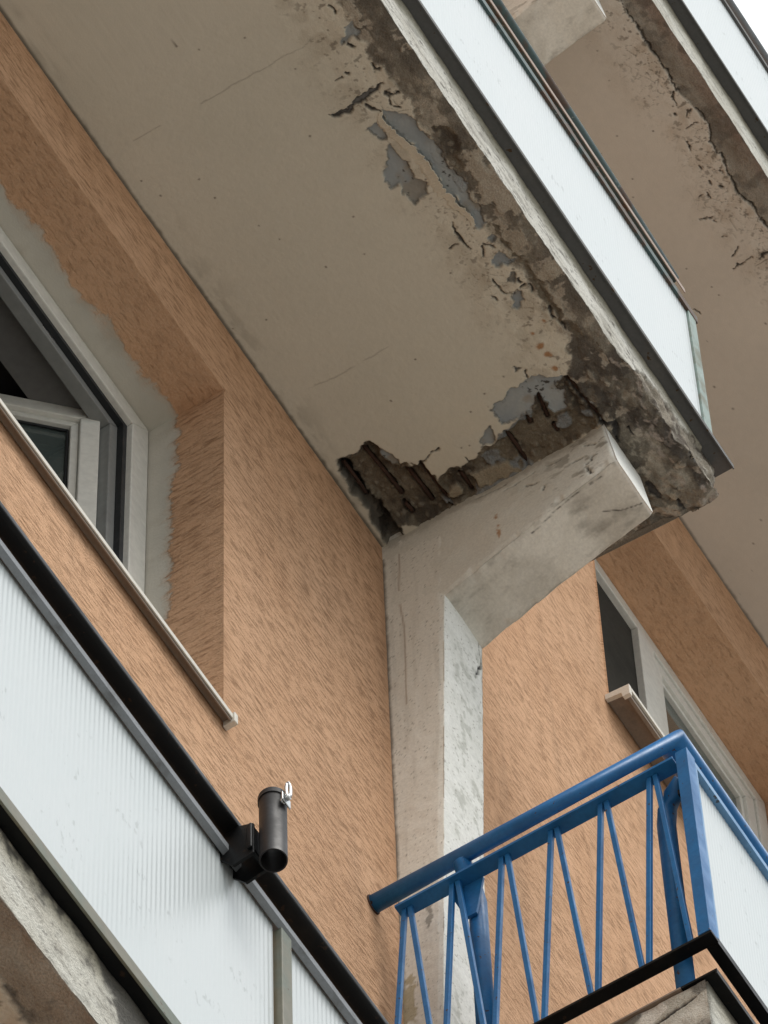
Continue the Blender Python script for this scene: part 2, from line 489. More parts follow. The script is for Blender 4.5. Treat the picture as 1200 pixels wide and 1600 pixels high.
SPALL=[[(-0.103,0.249),(-0.103,0.306),(-0.091,0.308),(-0.101,0.341),(-0.096,0.364),(-0.112,0.387),(-0.107,0.411),(-0.126,0.444),(-0.130,0.469),(-0.131,0.500),(-0.142,0.529),(-0.142,0.569),(-0.163,0.583),(-0.167,0.601),(-0.135,0.612),(-0.120,0.612),(-0.099,0.621),(-0.092,0.648),(-0.138,0.662),(-0.177,0.655),(-0.170,0.690),(-0.138,0.693),(-0.078,0.701),(-0.058,0.724),(0.001,0.706),(0.003,0.679),(-0.000,0.610),(0.010,0.578),(0.011,0.516),(0.011,0.454),(0.002,0.367),(0.009,0.278),(-0.014,0.221),(-0.053,0.209)],
[(-0.672,0.763),(-0.642,0.779),(-0.614,0.771),(-0.563,0.775),(-0.538,0.790),(-0.496,0.787),(-0.454,0.791),(-0.412,0.788),(-0.368,0.787),(-0.324,0.787),(-0.305,0.802),(-0.253,0.806),(-0.249,0.781),(-0.288,0.774),(-0.336,0.768),(-0.392,0.758),(-0.443,0.763),(-0.505,0.766),(-0.560,0.764),(-0.616,0.759),(-0.658,0.763)],
[(-1.000,0.781),(-0.990,0.811),(-0.963,0.826),(-0.928,0.825),(-0.886,0.801),(-0.854,0.795),(-0.849,0.772),(-0.869,0.765),(-0.907,0.768),(-0.949,0.770)]]
ISLAND=[[(-0.058,0.321),(-0.049,0.375),(-0.046,0.427),(-0.019,0.437),(0.002,0.446),(-0.006,0.371),(-0.006,0.323),(-0.032,0.321)],
[(-0.051,0.244),(-0.057,0.274),(-0.032,0.281),(-0.012,0.265),(-0.033,0.233)]]
GROOVE=[[(-0.279,0.047),(-0.183,0.038),(-0.118,0.049),(-0.074,0.041),(-0.013,0.043)]]
REBAR=[[(-0.276,0.047),(-0.152,0.046)],
[(-0.287,0.118),(-0.101,0.129)],
[(-0.073,0.120),(-0.036,0.124)],
[(-0.165,0.184),(-0.038,0.189)],
[(-0.160,0.224),(-0.003,0.230)],
[(-0.078,0.299),(-0.013,0.299)],
[(-0.177,0.695),(0.003,0.710)],
[(-0.169,0.602),(-0.093,0.588)],
[(-0.125,0.470),(0.004,0.469)],
[(-0.129,0.543),(-0.101,0.539)],
[(-0.064,0.589),(-0.040,0.588)]]
STRIP=[(-1.446,0.769),(-1.378,0.762),(-1.312,0.760),(-1.259,0.761),(-1.214,0.765),(-1.161,0.769),(-1.080,0.775),(-0.997,0.768),(-0.900,0.764),(-0.781,0.761),(-0.681,0.760),(-0.581,0.759),(-0.505,0.765),(-0.429,0.767),(-0.338,0.767),(-0.272,0.763),(-0.218,0.741),(-0.170,0.708),(-0.091,0.705),(0.006,0.712)]
CRACK=[([(-1.177,0.568),(-1.169,0.579),(-1.162,0.618),(-1.173,0.644),(-1.170,0.669),(-1.180,0.698),(-1.179,0.737)],[.001, .004, .006, .007, .009, .008, .002]),
([(-1.152,0.666),(-1.139,0.666),(-1.116,0.685)],[.002, .005, .002]),
([(-0.738,0.677),(-0.705,0.672),(-0.678,0.672),(-0.645,0.676)],[.001, .003, .004, .001]),
([(-0.674,0.633),(-0.676,0.657)],[.003, .002]),
([(-0.696,0.567),(-0.694,0.598),(-0.700,0.617),(-0.697,0.636)],[.0005, .001, .0015, .001]),
([(-1.241,0.746),(-1.227,0.744),(-1.218,0.751)],[.003, .005, .002]),
([(-1.154,0.732),(-1.143,0.728)],[.004, .004]),
([(-1.144,0.732),(-1.141,0.754)],[.003, .002]),
([(-1.131,0.724),(-1.119,0.721)],[.002, .003]),
([(-1.112,0.726),(-1.100,0.738)],[.002, .002]),
([(-1.441,0.734),(-1.434,0.738),(-1.425,0.737)],[.002, .003, .003]),
([(-1.259,0.668),(-1.253,0.676)],[.003, .003]),
([(-1.327,0.719),(-1.317,0.721)],[.004, .004]),
([(-1.256,0.636),(-1.256,0.651)],[.001, .002]),
([(-0.532,0.684),(-0.515,0.680),(-0.491,0.688),(-0.468,0.700)],[.003, .003, .003, .001]),
([(-0.630,0.711),(-0.606,0.698)],[.002, .002]),
([(-0.634,0.720),(-0.616,0.733)],[.003, .002]),
([(-0.384,0.762),(-0.349,0.763)],[.002, .003]),
([(-0.324,0.768),(-0.301,0.769)],[.002, .001]),
([(-0.491,0.653),(-0.477,0.655)],[.002, .002]),
([(-0.503,0.738),(-0.491,0.738)],[.003, .003]),
([(-0.479,0.733),(-0.480,0.744)],[.003, .002]),
([(-0.465,0.755),(-0.448,0.755)],[.003, .003]),
([(-0.163,0.226),(-0.171,0.262),(-0.179,0.295)],[.002, .001, .0015]),
([(-0.293,0.480),(-0.265,0.485),(-0.240,0.478),(-0.214,0.471)],[.0008, .0015, .001, .0008]),
([(-0.253,0.614),(-0.231,0.609)],[.001, .002]),
([(-0.108,0.334),(-0.095,0.337)],[.002, .002]),
([(-1.389,0.302),(-1.388,0.472),(-1.385,0.648)],[.0012, .0006, .0004]),
([(-0.530,0.061),(-0.514,0.183),(-0.512,0.345)],[.0004, .0006, .0004]),
([(-1.395,0.096),(-1.393,0.175)],[.0005, .0005]),
([(-0.672,0.625),(-0.684,0.592),(-0.690,0.555)],[.001, .001, .0008]),
([(-0.005,0.701),(0.013,0.729),(0.073,0.715)],[.006, .009, .004]),
([(0.052,0.759),(0.077,0.758)],[.002, .002]),
([(0.314,0.756),(0.345,0.756),(0.361,0.758)],[.004, .006, .004]),
([(0.238,0.716),(0.271,0.718),(0.296,0.717)],[.012, .012, .006]),
([(0.192,0.850),(0.240,0.849)],[.002, .002])]
RUST_SPOTS=[(-0.339, 0.689, 0.0133), (-0.295, 0.687, 0.0167), (-0.264, 0.692, 0.015), (-0.223, 0.685, 0.0133), (-0.358, 0.735, 0.01)]
STRIP_R=[(0.304,0.800),(0.395,0.802),(0.482,0.795),(0.611,0.801),(0.677,0.793),(0.766,0.811),(0.836,0.820),(0.896,0.792),(0.963,0.797),(1.091,0.773),(1.168,0.792),(1.263,0.794)]
CRACK_R=[([(0.304,0.800),(0.395,0.802),(0.482,0.795),(0.540,0.799),(0.611,0.801),(0.677,0.793)],[0.002, 0.003, 0.009, 0.004, 0.005, 0.008]),
([(0.677,0.781),(0.702,0.766),(0.724,0.766)],[0.007, 0.005, 0.002]),
([(0.766,0.811),(0.836,0.820),(0.896,0.792),(0.963,0.797),(1.091,0.773),(1.168,0.792),(1.263,0.794)],[0.003, 0.004, 0.002, 0.006, 0.003, 0.005, 0.005]),
([(0.811,0.747),(0.802,0.777),(0.809,0.792)],[0.002, 0.002, 0.001]),
([(0.753,0.790),(0.780,0.777)],[0.003, 0.003]),
([(1.119,0.623),(1.126,0.663)],[0.002, 0.003]),
([(1.326,0.624),(1.328,0.667),(1.327,0.700)],[0.003, 0.003, 0.001]),
([(1.290,0.642),(1.268,0.676)],[0.002, 0.004]),
([(1.045,0.654),(1.047,0.675)],[0.002, 0.002]),
([(1.050,0.686),(1.065,0.686)],[0.004, 0.004]),
([(1.140,0.662),(1.158,0.667)],[0.002, 0.003]),
([(1.215,0.650),(1.215,0.666)],[0.002, 0.002]),
([(1.344,0.716),(1.338,0.751)],[0.004, 0.012]),
([(1.013,0.717),(1.022,0.718)],[0.005, 0.005]),
([(1.048,0.741),(1.055,0.744)],[0.005, 0.005]),
([(0.744,0.745),(0.750,0.747)],[0.005, 0.005]),
([(0.855,0.727),(0.882,0.724)],[0.003, 0.003]),
([(0.950,0.719),(0.969,0.721)],[0.003, 0.003]),
([(0.994,0.766),(1.010,0.769)],[0.002, 0.003]),
([(1.419,0.448),(1.390,0.433)],[0.001, 0.003]),
([(1.491,0.614),(1.490,0.644)],[0.003, 0.002])]
CRACK_BR=[([(0.301,-0.020),(0.367,-0.023),(0.397,-0.030)],[0.001, 0.002, 0.002]),
([(0.388,-0.052),(0.418,-0.062),(0.458,-0.047),(0.485,-0.045)],[0.0015, 0.003, 0.003, 0.002]),
([(0.526,-0.051),(0.568,-0.053)],[0.002, 0.002]),
([(0.456,-0.100),(0.477,-0.110),(0.498,-0.119)],[0.001, 0.004, 0.001]),
([(0.504,-0.168),(0.508,-0.161)],[0.003, 0.003]),
([(0.610,-0.109),(0.632,-0.114)],[0.004, 0.002]),
([(0.655,-0.130),(0.645,-0.155),(0.631,-0.162)],[0.003, 0.004, 0.002]),
([(0.633,-0.175),(0.637,-0.207),(0.643,-0.225)],[0.002, 0.003, 0.002]),
([(0.644,-0.058),(0.669,-0.080)],[0.002, 0.003]),
([(0.680,-0.356),(0.699,-0.329)],[0.001, 0.002])]
CRACK_COL=[[(0.177,-0.427),(0.181,-0.473),(0.188,-0.514),(0.190,-0.543),(0.170,-0.603),(0.156,-0.659)]]
RUST_BR=[(0.358,-0.187),(0.363,-0.236),(0.364,-0.273)]
LINE_COL=[(0.053,-0.068),(0.046,-0.346),(0.057,-0.497),(0.056,-0.703),(0.052,-0.900)]
PATCH_COL=[(0.077,-1.909),(0.090,-1.911),(0.097,-1.956),(0.094,-1.997),(0.079,-2.019),(0.074,-1.980),(0.085,-1.954)]
PATCH_COL2=[(0.009,-2.186),(0.031,-2.176),(0.037,-2.294),(0.042,-2.410),(-0.002,-2.374)]
# ------------------------------------------------------------------ building: wall with window openings
LX0, LX1, LZ0, LZ1 = -3.60, -0.815, -2.100, -0.398        # near (left) window opening
RX0, RX1, RZ0, RZ1 = 1.327, 2.900, 1.090, 2.880           # far (right) window opening
LREC, RREC = 0.225, 0.205                                 # depth of the window frames behind the wall face

building = empty('apartment_building', (0, 0, GROUND_Z))
tag(building, 'orange rendered apartment facade with deep set windows', 'building')

def build_wall():
    bm = bmesh.new()
    xs = [-12.0, LX0, LX1, RX0, RX1, 14.0]
    zs = [GROUND_Z, LZ0, LZ1, RZ0, RZ1, 7.6]
    V = {}
    def vert(x, o, z):
        k = (round(x, 4), round(o, 4), round(z, 4))
        if k not in V: V[k] = bm.verts.new(W(x, o, z))
        return V[k]
    def quad(pts, mi):
        f = bm.faces.new([vert(*p) for p in pts]); f.material_index = mi
    for i in range(5):
        for j in range(5):
            if (i == 1 and j == 1) or (i == 3 and j == 3): continue
            a, b, c, d = xs[i], xs[i+1], zs[j], zs[j+1]
            quad([(a, 0, c), (b, 0, c), (b, 0, d), (a, 0, d)], 0)
    for (x0, x1, z0, z1, h) in ((LX0, LX1, LZ0, LZ1, 2), (RX0, RX1, RZ0, RZ1, 3)):
        D = -0.42
        side = 1 if h == 2 else 0
        quad([(x1, 0, z0), (x1, D, z0), (x1, D, z1), (x1, 0, z1)], side)
        quad([(x0, 0, z0), (x0, 0, z1), (x0, D, z1), (x0, D, z0)], side)
        quad([(x0, 0, z1), (x1, 0, z1), (x1, D, z1), (x0, D, z1)], h)
        quad([(x0, 0, z0), (x0, D, z0), (x1, D, z0), (x1, 0, z0)], side)
    # returns and back so that the block is a volume with a roof
    a, b, c, d = -12.0, 14.0, GROUND_Z, 7.6
    quad([(a, 0, d), (b, 0, d), (b, -10, d), (a, -10, d)], 0)
    for x in (a, b):
        quad([(x, 0, c), (x, 0, d), (x, -10, d), (x, -10, c)], 0)
    quad([(a, -10, c), (a, -10, d), (b, -10, d), (b, -10, c)], 0)
    me = bpy.data.meshes.new('wall'); bm.to_mesh(me); bm.free()
    for m in (STUCCO, STUCCO_REVEAL, STUCCO_HEAD, STUCCO_HEAD_B): me.materials.append(m)
    o = bpy.data.objects.new('wall', me); COL.objects.link(o); put(o, building)
    bv = o.modifiers.new('bevel', 'BEVEL'); bv.width = 0.007; bv.segments = 2; bv.limit_method = 'ANGLE'
    return o
build_wall()

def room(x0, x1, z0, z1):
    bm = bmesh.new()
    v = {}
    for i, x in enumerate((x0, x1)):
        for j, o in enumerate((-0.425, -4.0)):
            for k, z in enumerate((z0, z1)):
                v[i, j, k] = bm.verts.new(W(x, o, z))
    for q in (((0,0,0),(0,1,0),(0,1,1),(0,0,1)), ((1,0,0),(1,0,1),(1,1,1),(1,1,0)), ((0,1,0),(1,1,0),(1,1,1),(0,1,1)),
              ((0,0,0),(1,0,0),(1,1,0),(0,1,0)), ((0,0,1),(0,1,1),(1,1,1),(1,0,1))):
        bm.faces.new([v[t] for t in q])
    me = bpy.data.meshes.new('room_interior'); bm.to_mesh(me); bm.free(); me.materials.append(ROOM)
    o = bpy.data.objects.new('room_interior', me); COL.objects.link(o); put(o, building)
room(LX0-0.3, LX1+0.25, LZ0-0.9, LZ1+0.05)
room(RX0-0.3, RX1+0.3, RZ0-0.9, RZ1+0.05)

def ring(m, x0, x1, z0, z1, w, o0, o1):
    """four butted members of width w just inside the given rectangle"""
    m.box(x0, x0+w, o0, o1, z0, z1); m.box(x1-w, x1, o0, o1, z0, z1)
    m.box(x0+w, x1-w, o0, o1, z1-w, z1); m.box(x0+w, x1-w, o0, o1, z0, z0+w)
    return m

def mitred(x0, x1, z0, z1, w, o0, o1, name, mat, parent):
    """frame ring with mitred corners (each member a prism in the x-z plane)"""
    m = MB()
    for poly in ([(x0, z0), (x0+w, z0+w), (x0+w, z1-w), (x0, z1)], [(x1, z0), (x1, z1), (x1-w, z1-w), (x1-w, z0+w)],
                 [(x0, z1), (x0+w, z1-w), (x1-w, z1-w), (x1, z1)], [(x0, z0), (x1, z0), (x1-w, z0+w), (x0+w, z0+w)]):
        m.prism(poly, 'o', o0, o1)
    return m.build(name, mat, parent, bevel=0.003)

# --- near window, sash swung open into the room
e = 0.004
wl = mitred(LX0+e, LX1-e, LZ0+e, LZ1-e, 0.075, -LREC-0.07, -LREC, 'window', PVC, building)
wl['label'] = 'near window with its sash swung inwards'
fx0, fx1, fz0, fz1 = LX0+e+0.075, LX1-e-0.075, LZ0+e+0.075, LZ1-e-0.075
ring(MB(), fx0, fx1, fz0, fz1, 0.018, -LREC-0.068, -LREC-0.018).build('rubber_seal', RUBBER, wl)
mitred(fx0+0.018, fx1-0.018, fz0+0.018, fz1-0.018, 0.035, -LREC-0.075, -LREC-0.035, 'rebate_frame', PVC_GREY, wl)
MB().box(-1.27, -1.21, -LREC-0.060, -LREC-0.034, fz1-0.030, fz1-0.019).build('catch_plate', CHROME, wl, 0.001)
# inner reveal of plaster behind the frame
m = MB()
m.box(LX0, LX1-0.006, -0.415, -LREC-0.08, LZ1-0.085, LZ1-0.006)
m.box(LX1-0.085, LX1-0.006, -0.415, -LREC-0.08, LZ0, LZ1-0.086)
m.build('inner_reveal', PLASTER_IN, wl)
# the open sash: built closed at its hinge, then swung 45 degrees
def swing(o, hx, ho, ang):
    T = Matrix.Translation(W(hx, ho, 0)) @ Matrix.Rotation(math.radians(ang), 4, 'Z')
    o.data.transform(T)
    return o
HX, HO, ANG = -0.945, -0.30, -45
sz0, sz1, SL = LZ0+0.10, -0.482, 0.86
def sash_ring(w, o0, o1, inset, mat, name):
    m = MB()
    x0, x1, z0, z1 = -SL+inset, -inset, sz0+inset, sz1-inset
    for poly in ([(x0, z0), (x0+w, z0+w), (x0+w, z1-w), (x0, z1)], [(x1, z0), (x1, z1), (x1-w, z1-w), (x1-w, z0+w)],
                 [(x0, z1), (x0+w, z1-w), (x1-w, z1-w), (x1, z1)], [(x0, z0), (x1, z0), (x1-w, z0+w), (x0+w, z0+w)]):
        m.prism(poly, 'o', o0, o1)
    o = m.build(name, mat, None, 0.003)
    swing(o, HX, HO, ANG); put(o, wl)
    return o
sash_ring(0.052, -0.035, 0.030, 0.0, PVC, 'sash')
sash_ring(0.022, -0.030, 0.016, 0.053, PVC, 'glazing_bead')
sash_ring(0.008, -0.004, 0.004, 0.0755, RUBBER, 'glazing_seal')
gl = MB().box(-SL+0.07, -0.07, -0.012, -0.005, sz0+0.07, sz1-0.07).build('pane', GLASS, None)
swing(gl, HX, HO, ANG); put(gl, wl)
for k in range(9):                                        # slats of a pleated blind seen dimly through the pane
    zz = sz1-0.10-k*0.028
    sl = MB().box(-SL+0.08, -0.08, -0.075, -0.045, zz-0.004, zz).build('blind_slat', PVC_GREY, None)
    swing(sl, HX, HO, ANG); put(sl, wl)
for zz in (-0.56, -1.9):
    MB().tube([(HX+0.022, HO+0.02, zz-0.06), (HX+0.022, HO+0.02, zz+0.06)], 0.010).build('hinge', RUBBER, wl)
MB().prism([(0.002, LZ0-0.004), (0.0265, LZ0-0.008), (0.0265, LZ0-0.030), (0.022, LZ0-0.030), (0.020, LZ0-0.016), (0.002, LZ0-0.014)], 'x', LX0-0.05, LX1+0.004).build('window_sill', SILL, wl, 0.001)
MB().box(LX0-0.05, LX1+0.004, 0.027, 0.031, LZ0-0.022, LZ0-0.002).build('sill_edge', SILL_EDGE, wl, 0.001)
MB().box(LX1+0.0045, LX1+0.020, 0.002, 0.036, LZ0-0.036, LZ0+0.006).build('sill_end_cap', SILL_EDGE, wl, 0.002)

# --- far window with a dark screen in its first light
wr = mitred(RX0+e, RX1-e, RZ0+e, RZ1-e, 0.070, -RREC-0.07, -RREC, 'window', PVC, building)
wr['label'] = 'far window above the blue railing with a dark first light'
gx0, gx1, gz0, gz1 = RX0+e+0.07, RX1-e-0.07, RZ0+e+0.07, RZ1-e-0.07
MB().box(2.045, 2.150, -RREC-0.066, -RREC+0.003, gz0, gz1).build('mullion', PVC, wr, 0.003)
MB().box(gx0, 2.044, -RREC-0.040, -RREC-0.022, gz0, gz1).build('insect_screen', SCREEN, wr)
s2 = mitred(2.153, gx1-0.003, gz0+0.003, gz1-0.003, 0.060, -RREC-0.060, -RREC-0.008, 'sash', PVC, wr)
mitred(2.214, gx1-0.064, gz0+0.064, gz1-0.064, 0.020, -RREC-0.055, -RREC-0.020, 'glazing_bead', PVC, wr)
MB().box(2.23, gx1-0.08, -RREC-0.045, -RREC-0.036, gz0+0.08, gz1-0.08).build('pane', GLASS, wr)
MB().box(2.16, gx1-0.01, -RREC-0.20, -RREC-0.18, gz0, gz1).build('net_curtain', PLASTER_IN, wr)
MB().prism([(0.002, RZ0-0.004), (0.078, RZ0-0.016), (0.078, RZ0-0.050), (0.066, RZ0-0.050), (0.066, RZ0-0.026), (0.002, RZ0-0.016)], 'x', RX0-0.005, RX1+0.05).build('window_sill', SILL, wr, 0.001)
MB().prism([(0.002, RZ0+0.006), (0.085, RZ0-0.004), (0.085, RZ0-0.058), (0.060, RZ0-0.058), (0.056, RZ0-0.032), (0.002, RZ0-0.022)], 'x', RX0-0.020, RX0-0.0055).build('sill_end_cap', SILL_EDGE, wr, 0.001)
MB().prism([(0.0785, RZ0-0.010), (0.086, RZ0-0.010), (0.086, RZ0-0.030), (0.0785, RZ0-0.030)], 'x', RX0-0.005, RX1+0.05).build('sill_edge', SILL_EDGE, wr, 0.001)

# ------------------------------------------------------------------ concrete column with its tapering balcony brackets
def stations(*segs):
    out = [np.array([segs[0][0]])]
    for a, b, s in segs:
        n = max(1, int(round((b-a)/s)))
        out.append(np.linspace(a, b, n+1)[1:])
    return np.concatenate(out)

column = empty('concrete_column', (0.1, 0.05, GROUND_Z))
tag(column, 'off white concrete column with bracket arms carrying the balconies', 'column')

def col_depth(z):
    return np.clip(0.186+(z+0.444)*0.0375, 0.085, 0.205)

def make_shaft():
    zs = stations((GROUND_Z, -2.75, 0.8), (-2.75, 0.0, 0.005), (0.0, 7.0, 0.5))
    ya = np.linspace(-0.02, 1.0, 44); xa = np.linspace(0.0, 1.0, 44)
    nz, nv = len(zs), len(ya)+len(xa)+len(ya)
    P = np.zeros((nz, nv, 3)); Z = zs[:, None]+np.zeros((1, nv)); dep = col_depth(Z)
    t = np.concatenate([ya, np.ones(len(xa)), ya[::-1]]); u = np.concatenate([np.zeros(len(ya)), xa, np.ones(len(ya))])
    Y = t[None]*dep; X = 0.2*u[None]+np.zeros_like(Z)
    face = np.concatenate([np.zeros(len(ya)), np.ones(len(xa)), np.full(len(ya), 2)])[None]+np.zeros_like(Z)
    # worn arrises
    r = 0.006+0.006*fbm(Z*1.0, face, 14, 3, 5)
    for ex in (0.0, 0.2):
        dx = np.abs(X-ex); dy = np.abs(dep-Y)
        k = np.clip(1-(dx+dy)/(2*r), 0, 1)
        X = X+(1 if ex == 0 else -1)*k*r*0.35; Y = Y-k*r*0.35
    rough = (fbm(X+Y, Z, 30, 3, 11)-0.5)*0.0025+(fbm(X+Y, Z, 5, 2, 12)-0.5)*0.004
    X = X-np.where(face == 0, rough, np.where(face == 2, -rough, 0)); Y = Y+np.where(face == 1, rough, 0)
    C = np.zeros((nz, nv, 3))+np.array([0.76, 0.72, 0.64])
    U = X+Y
    C = mixc(C, (0.81, 0.775, 0.70), fbm(U, Z, 5, 4, 20)*1.2-0.2)
    # streaks that run down the side
    st = fbm(Y*1.5, Z*0.1, 40, 3, 21)
    C = mixc(C, (0.40, 0.36, 0.30), sstep(0.6, 0.8, st)*0.18*(face == 0))
    # front face: whiter paint, grey algae patches
    C = np.where((face == 1)[..., None], mixc(np.zeros_like(C)+np.array([0.84, 0.84, 0.805]), (0.73, 0.73, 0.68), fbm(X, Z, 18, 4, 22)), C)
    al = fbm(X*3, Z*1.6, 11, 5, 23)*0.6+fbm(X, Z, 60, 3, 24)*0.4
    C = mixc(C, (0.46, 0.465, 0.415), sstep(0.50, 0.66, al)*0.65*(face == 1)*sstep(0.02, 0.07, X)*sstep(-0.35, -0.6, Z))
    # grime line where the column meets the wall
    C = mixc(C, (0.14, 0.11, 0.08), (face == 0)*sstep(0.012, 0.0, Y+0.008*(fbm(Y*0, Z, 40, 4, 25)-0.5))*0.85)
    # mended patches, hairline, cracks
    pd = np.maximum(poly_sdf(Y, Z, PATCH_COL), -0.05)+(fbm(Y, Z, 90, 3, 26)-0.5)*0.012
    C = mixc(C, (0.36, 0.34, 0.30), (face == 0)*sstep(-0.001, 0.002, pd))
    pd2 = poly_sdf(Y, Z, PATCH_COL2)+(fbm(Y, Z, 50, 3, 27)-0.5)*0.03
    C = mixc(C, (0.46, 0.39, 0.24), (face == 0)*sstep(-0.004, 0.006, pd2)*0.8)
    ln = crack_field(Y, Z, [(LINE_COL, [0.0016]*5)])
    C = mixc(C, (0.36, 0.26, 0.19), (face == 0)*sstep(-0.0025, 0.001, ln)*0.7)
    ck = crack_field(*warp(X, Z, 40, 0.014, 31), [(CRACK_COL[0], [0.0018, 0.0022, 0.0035, 0.004, 0.003, 0.001])])+(fbm(X, Z, 120, 3, 28)-0.5)*0.004
    km = (face == 1)*sstep(-0.002, 0.001, ck)
    C = mixc(C, (0.07, 0.07, 0.07), km)
    Y = Y-0.008*km
    sp = fbm(U*1.7, Z, 150, 2, 29)
    C = mixc(C, (0.22, 0.19, 0.15), sstep(0.80, 0.85, sp)*0.6)
    P[..., 0], P[..., 1], P[..., 2] = X, Y, Z
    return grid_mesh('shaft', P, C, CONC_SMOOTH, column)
make_shaft()

def make_bracket(x0, z0, end, seed, dmg):
    """arm that grows out of the column and thins towards its tip"""
    ys = stations((-0.01, end, 0.0045))
    a = np.linspace(0, 1, 84); b = np.linspace(0, 1, 44)
    nv = len(a)*2+len(b)
    Y = ys[:, None]+np.zeros((1, nv))
    zb = -np.where(Y < 0.186, 0.444, 0.444-(Y-0.186)/(0.732-0.186)*(0.444-0.216))
    t = np.concatenate([a, np.ones(len(b)), a[::-1]])[None]; u = np.concatenate([np.zeros(len(a)), b, np.ones(len(a))])[None]
    face = np.concatenate([np.zeros(len(a)), np.ones(len(b)), np.full(len(a), 2)])[None]+0*Y
    Z = 0.012+t*(zb-0.012); X = 0.2*u+0*Y
    Yt = Y+np.clip((Y-(end-0.12))/0.12, 0, 1)*(-Z)*0.11           # tip leans out a little at its foot
    r = 0.006+0.010*fbm(Y, face, 16, 3, seed)+0.06*np.clip(fbm(Y, face*3.7, 22, 3, seed+13)-0.60, 0, 1)
    for ex in (0.0, 0.2):
        k = np.clip(1-(np.abs(X-ex)+np.abs(Z-zb))/(2*r), 0, 1)
        X = X+(1 if ex == 0 else -1)*k*r*0.4; Z = Z+k*r*0.4
    k = np.clip(1-(end-Y)/0.010, 0, 1)
    X = X+(0.1-X)*k*0.05
    rough = (fbm(X+Y, Z, 26, 3, seed+1)-0.5)*0.003+(fbm(X*2+Y, Z, 5, 2, seed+2)-0.5)*0.010
    X2 = X-np.where(face == 0, rough, np.where(face == 2, -rough, 0)); Z2 = Z-np.where(face == 1, rough, 0)
    C = np.zeros(Y.shape+(3,))+np.array([0.70, 0.665, 0.585])
    C = mixc(C, (0.77, 0.74, 0.665), fbm(Y+X, Z, 6, 4, seed+3)*1.4-0.3)
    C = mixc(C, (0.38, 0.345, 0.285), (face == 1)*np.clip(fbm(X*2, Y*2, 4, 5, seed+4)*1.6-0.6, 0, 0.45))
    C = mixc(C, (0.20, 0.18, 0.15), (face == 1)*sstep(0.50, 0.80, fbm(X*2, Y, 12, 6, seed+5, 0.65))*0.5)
    # dirt along the joint with the slab
    jt = sstep(-0.05, -0.005, Z+0.05*(fbm(Y, Z, 30, 4, seed+6)-0.5))
    C = mixc(C, (0.33, 0.285, 0.22), jt*0.55*(face == 0))
    wearn = fbm(Y, Z*1.5, 26, 4, seed+7)
    C = mixc(C, (0.27, 0.235, 0.185), sstep(0.60, 0.72, wearn)*sstep(0.38, 0.68, Y)*0.75*(face != 1))
    edge = np.clip(1-(np.abs(Z-zb)+np.minimum(X, 0.2-X))/0.018, 0, 1)
    C = mixc(C, (0.36, 0.33, 0.27), edge*sstep(0.45, 0.6, fbm(Y, face, 40, 3, seed+8))*0.8)
    if dmg:
        cf = crack_field(*warp(Y, Z, 45, 0.020, seed+12), CRACK_BR)+(fbm(Y, Z, 130, 3, seed+9)-0.5)*0.004
        km = (face == 0)*sstep(-0.0015, 0.001, cf)
        C = mixc(C, (0.06, 0.055, 0.05), km); X2 = X2+0.009*km
        for q, (ry, rz) in enumerate(RUST_BR):
            d = np.hypot((Y-ry)*2.4, (Z-rz)*0.6)+(fbm(Y, Z, 110, 3, seed+10)-0.5)*0.030
            C = mixc(C, (0.42, 0.19, 0.06), (face == 0)*sstep(0.016, 0.002, d)*0.8)
        km = (face == 1)*sstep(-0.001, 0.0015, crack_field(X, Y, [([(0.10, 0.62), (0.13, 0.655), (0.15, 0.70)], [0.001, 0.0015, 0.002]), ([(0.02, 0.45), (0.01, 0.55), (0.015, 0.66)], [0.001]*3)])+(fbm(X, Y, 90, 3, seed+11)-0.5)*0.004)
        C = mixc(C, (0.08, 0.07, 0.06), km)
    P = np.stack([X2+x0, Yt, Z2+z0], -1)
    # whiter tip
    tip = sstep(end-0.010, end-0.002, Y)
    C = mixc(C, (0.84, 0.84, 0.80), tip)
    o = grid_mesh('bracket_arm', P, C, CONC_SMOOTH, column)
    return o
make_bracket(0.0, 0.0, 0.708, 100, True)
make_bracket(0.057, 3.345, 0.745, 140, False)
make_bracket(0.02, -3.290, 0.72, 180, False)

# ------------------------------------------------------------------ balcony slabs
EDGE = 0.852                                              # slab projects this far from the wall

def slab_mesh(parent, xs, ys, z0, thick, edge, soffit_fn, fascia_fn, fz=0.006, xfn=None):
    zf = np.linspace(0, thick, int(thick/fz)+1)[1:]
    tops = np.array([edge*0.6, -0.02])
    nx, ns, nf = len(xs), len(ys), len(zf)
    nv = ns+nf+2
    X = xs[:, None]+np.zeros((1, nv)); P = np.zeros((nx, nv, 3)); C = np.ones((nx, nv, 4))
    P[..., 0] = X
    Xs, Ys = X[:, :ns], ys[None]+np.zeros((nx, 1))
    dz, c, dy, al = soffit_fn(Xs, Ys)
    P[:, :ns, 1] = Ys+dy; P[:, :ns, 2] = z0+dz; C[:, :ns, :3] = c; C[:, :ns, 3] = al
    Xf, Zf = X[:, ns:ns+nf], zf[None]+np.zeros((nx, 1))
    do, cf = fascia_fn(Xf, Zf)
    # the fascia starts where the worn arris ends
    P[:, ns:ns+nf, 1] = edge+do; P[:, ns:ns+nf, 2] = z0+np.maximum(Zf, dz[:, -1:]+Zf*0.2); C[:, ns:ns+nf, :3] = cf
    if xfn: P[:, :ns, 0] = xfn(Xs, Ys)
    P[:, ns+nf:, 1] = tops[None]; P[:, ns+nf:, 2] = z0+thick; C[:, ns+nf:, :3] = (0.3, 0.29, 0.27)
    return grid_mesh('slab', P, C, CONC, parent)

def interp_line(x, line):
    p = np.array(sorted(line))
    return np.interp(x, p[:, 0], p[:, 1])

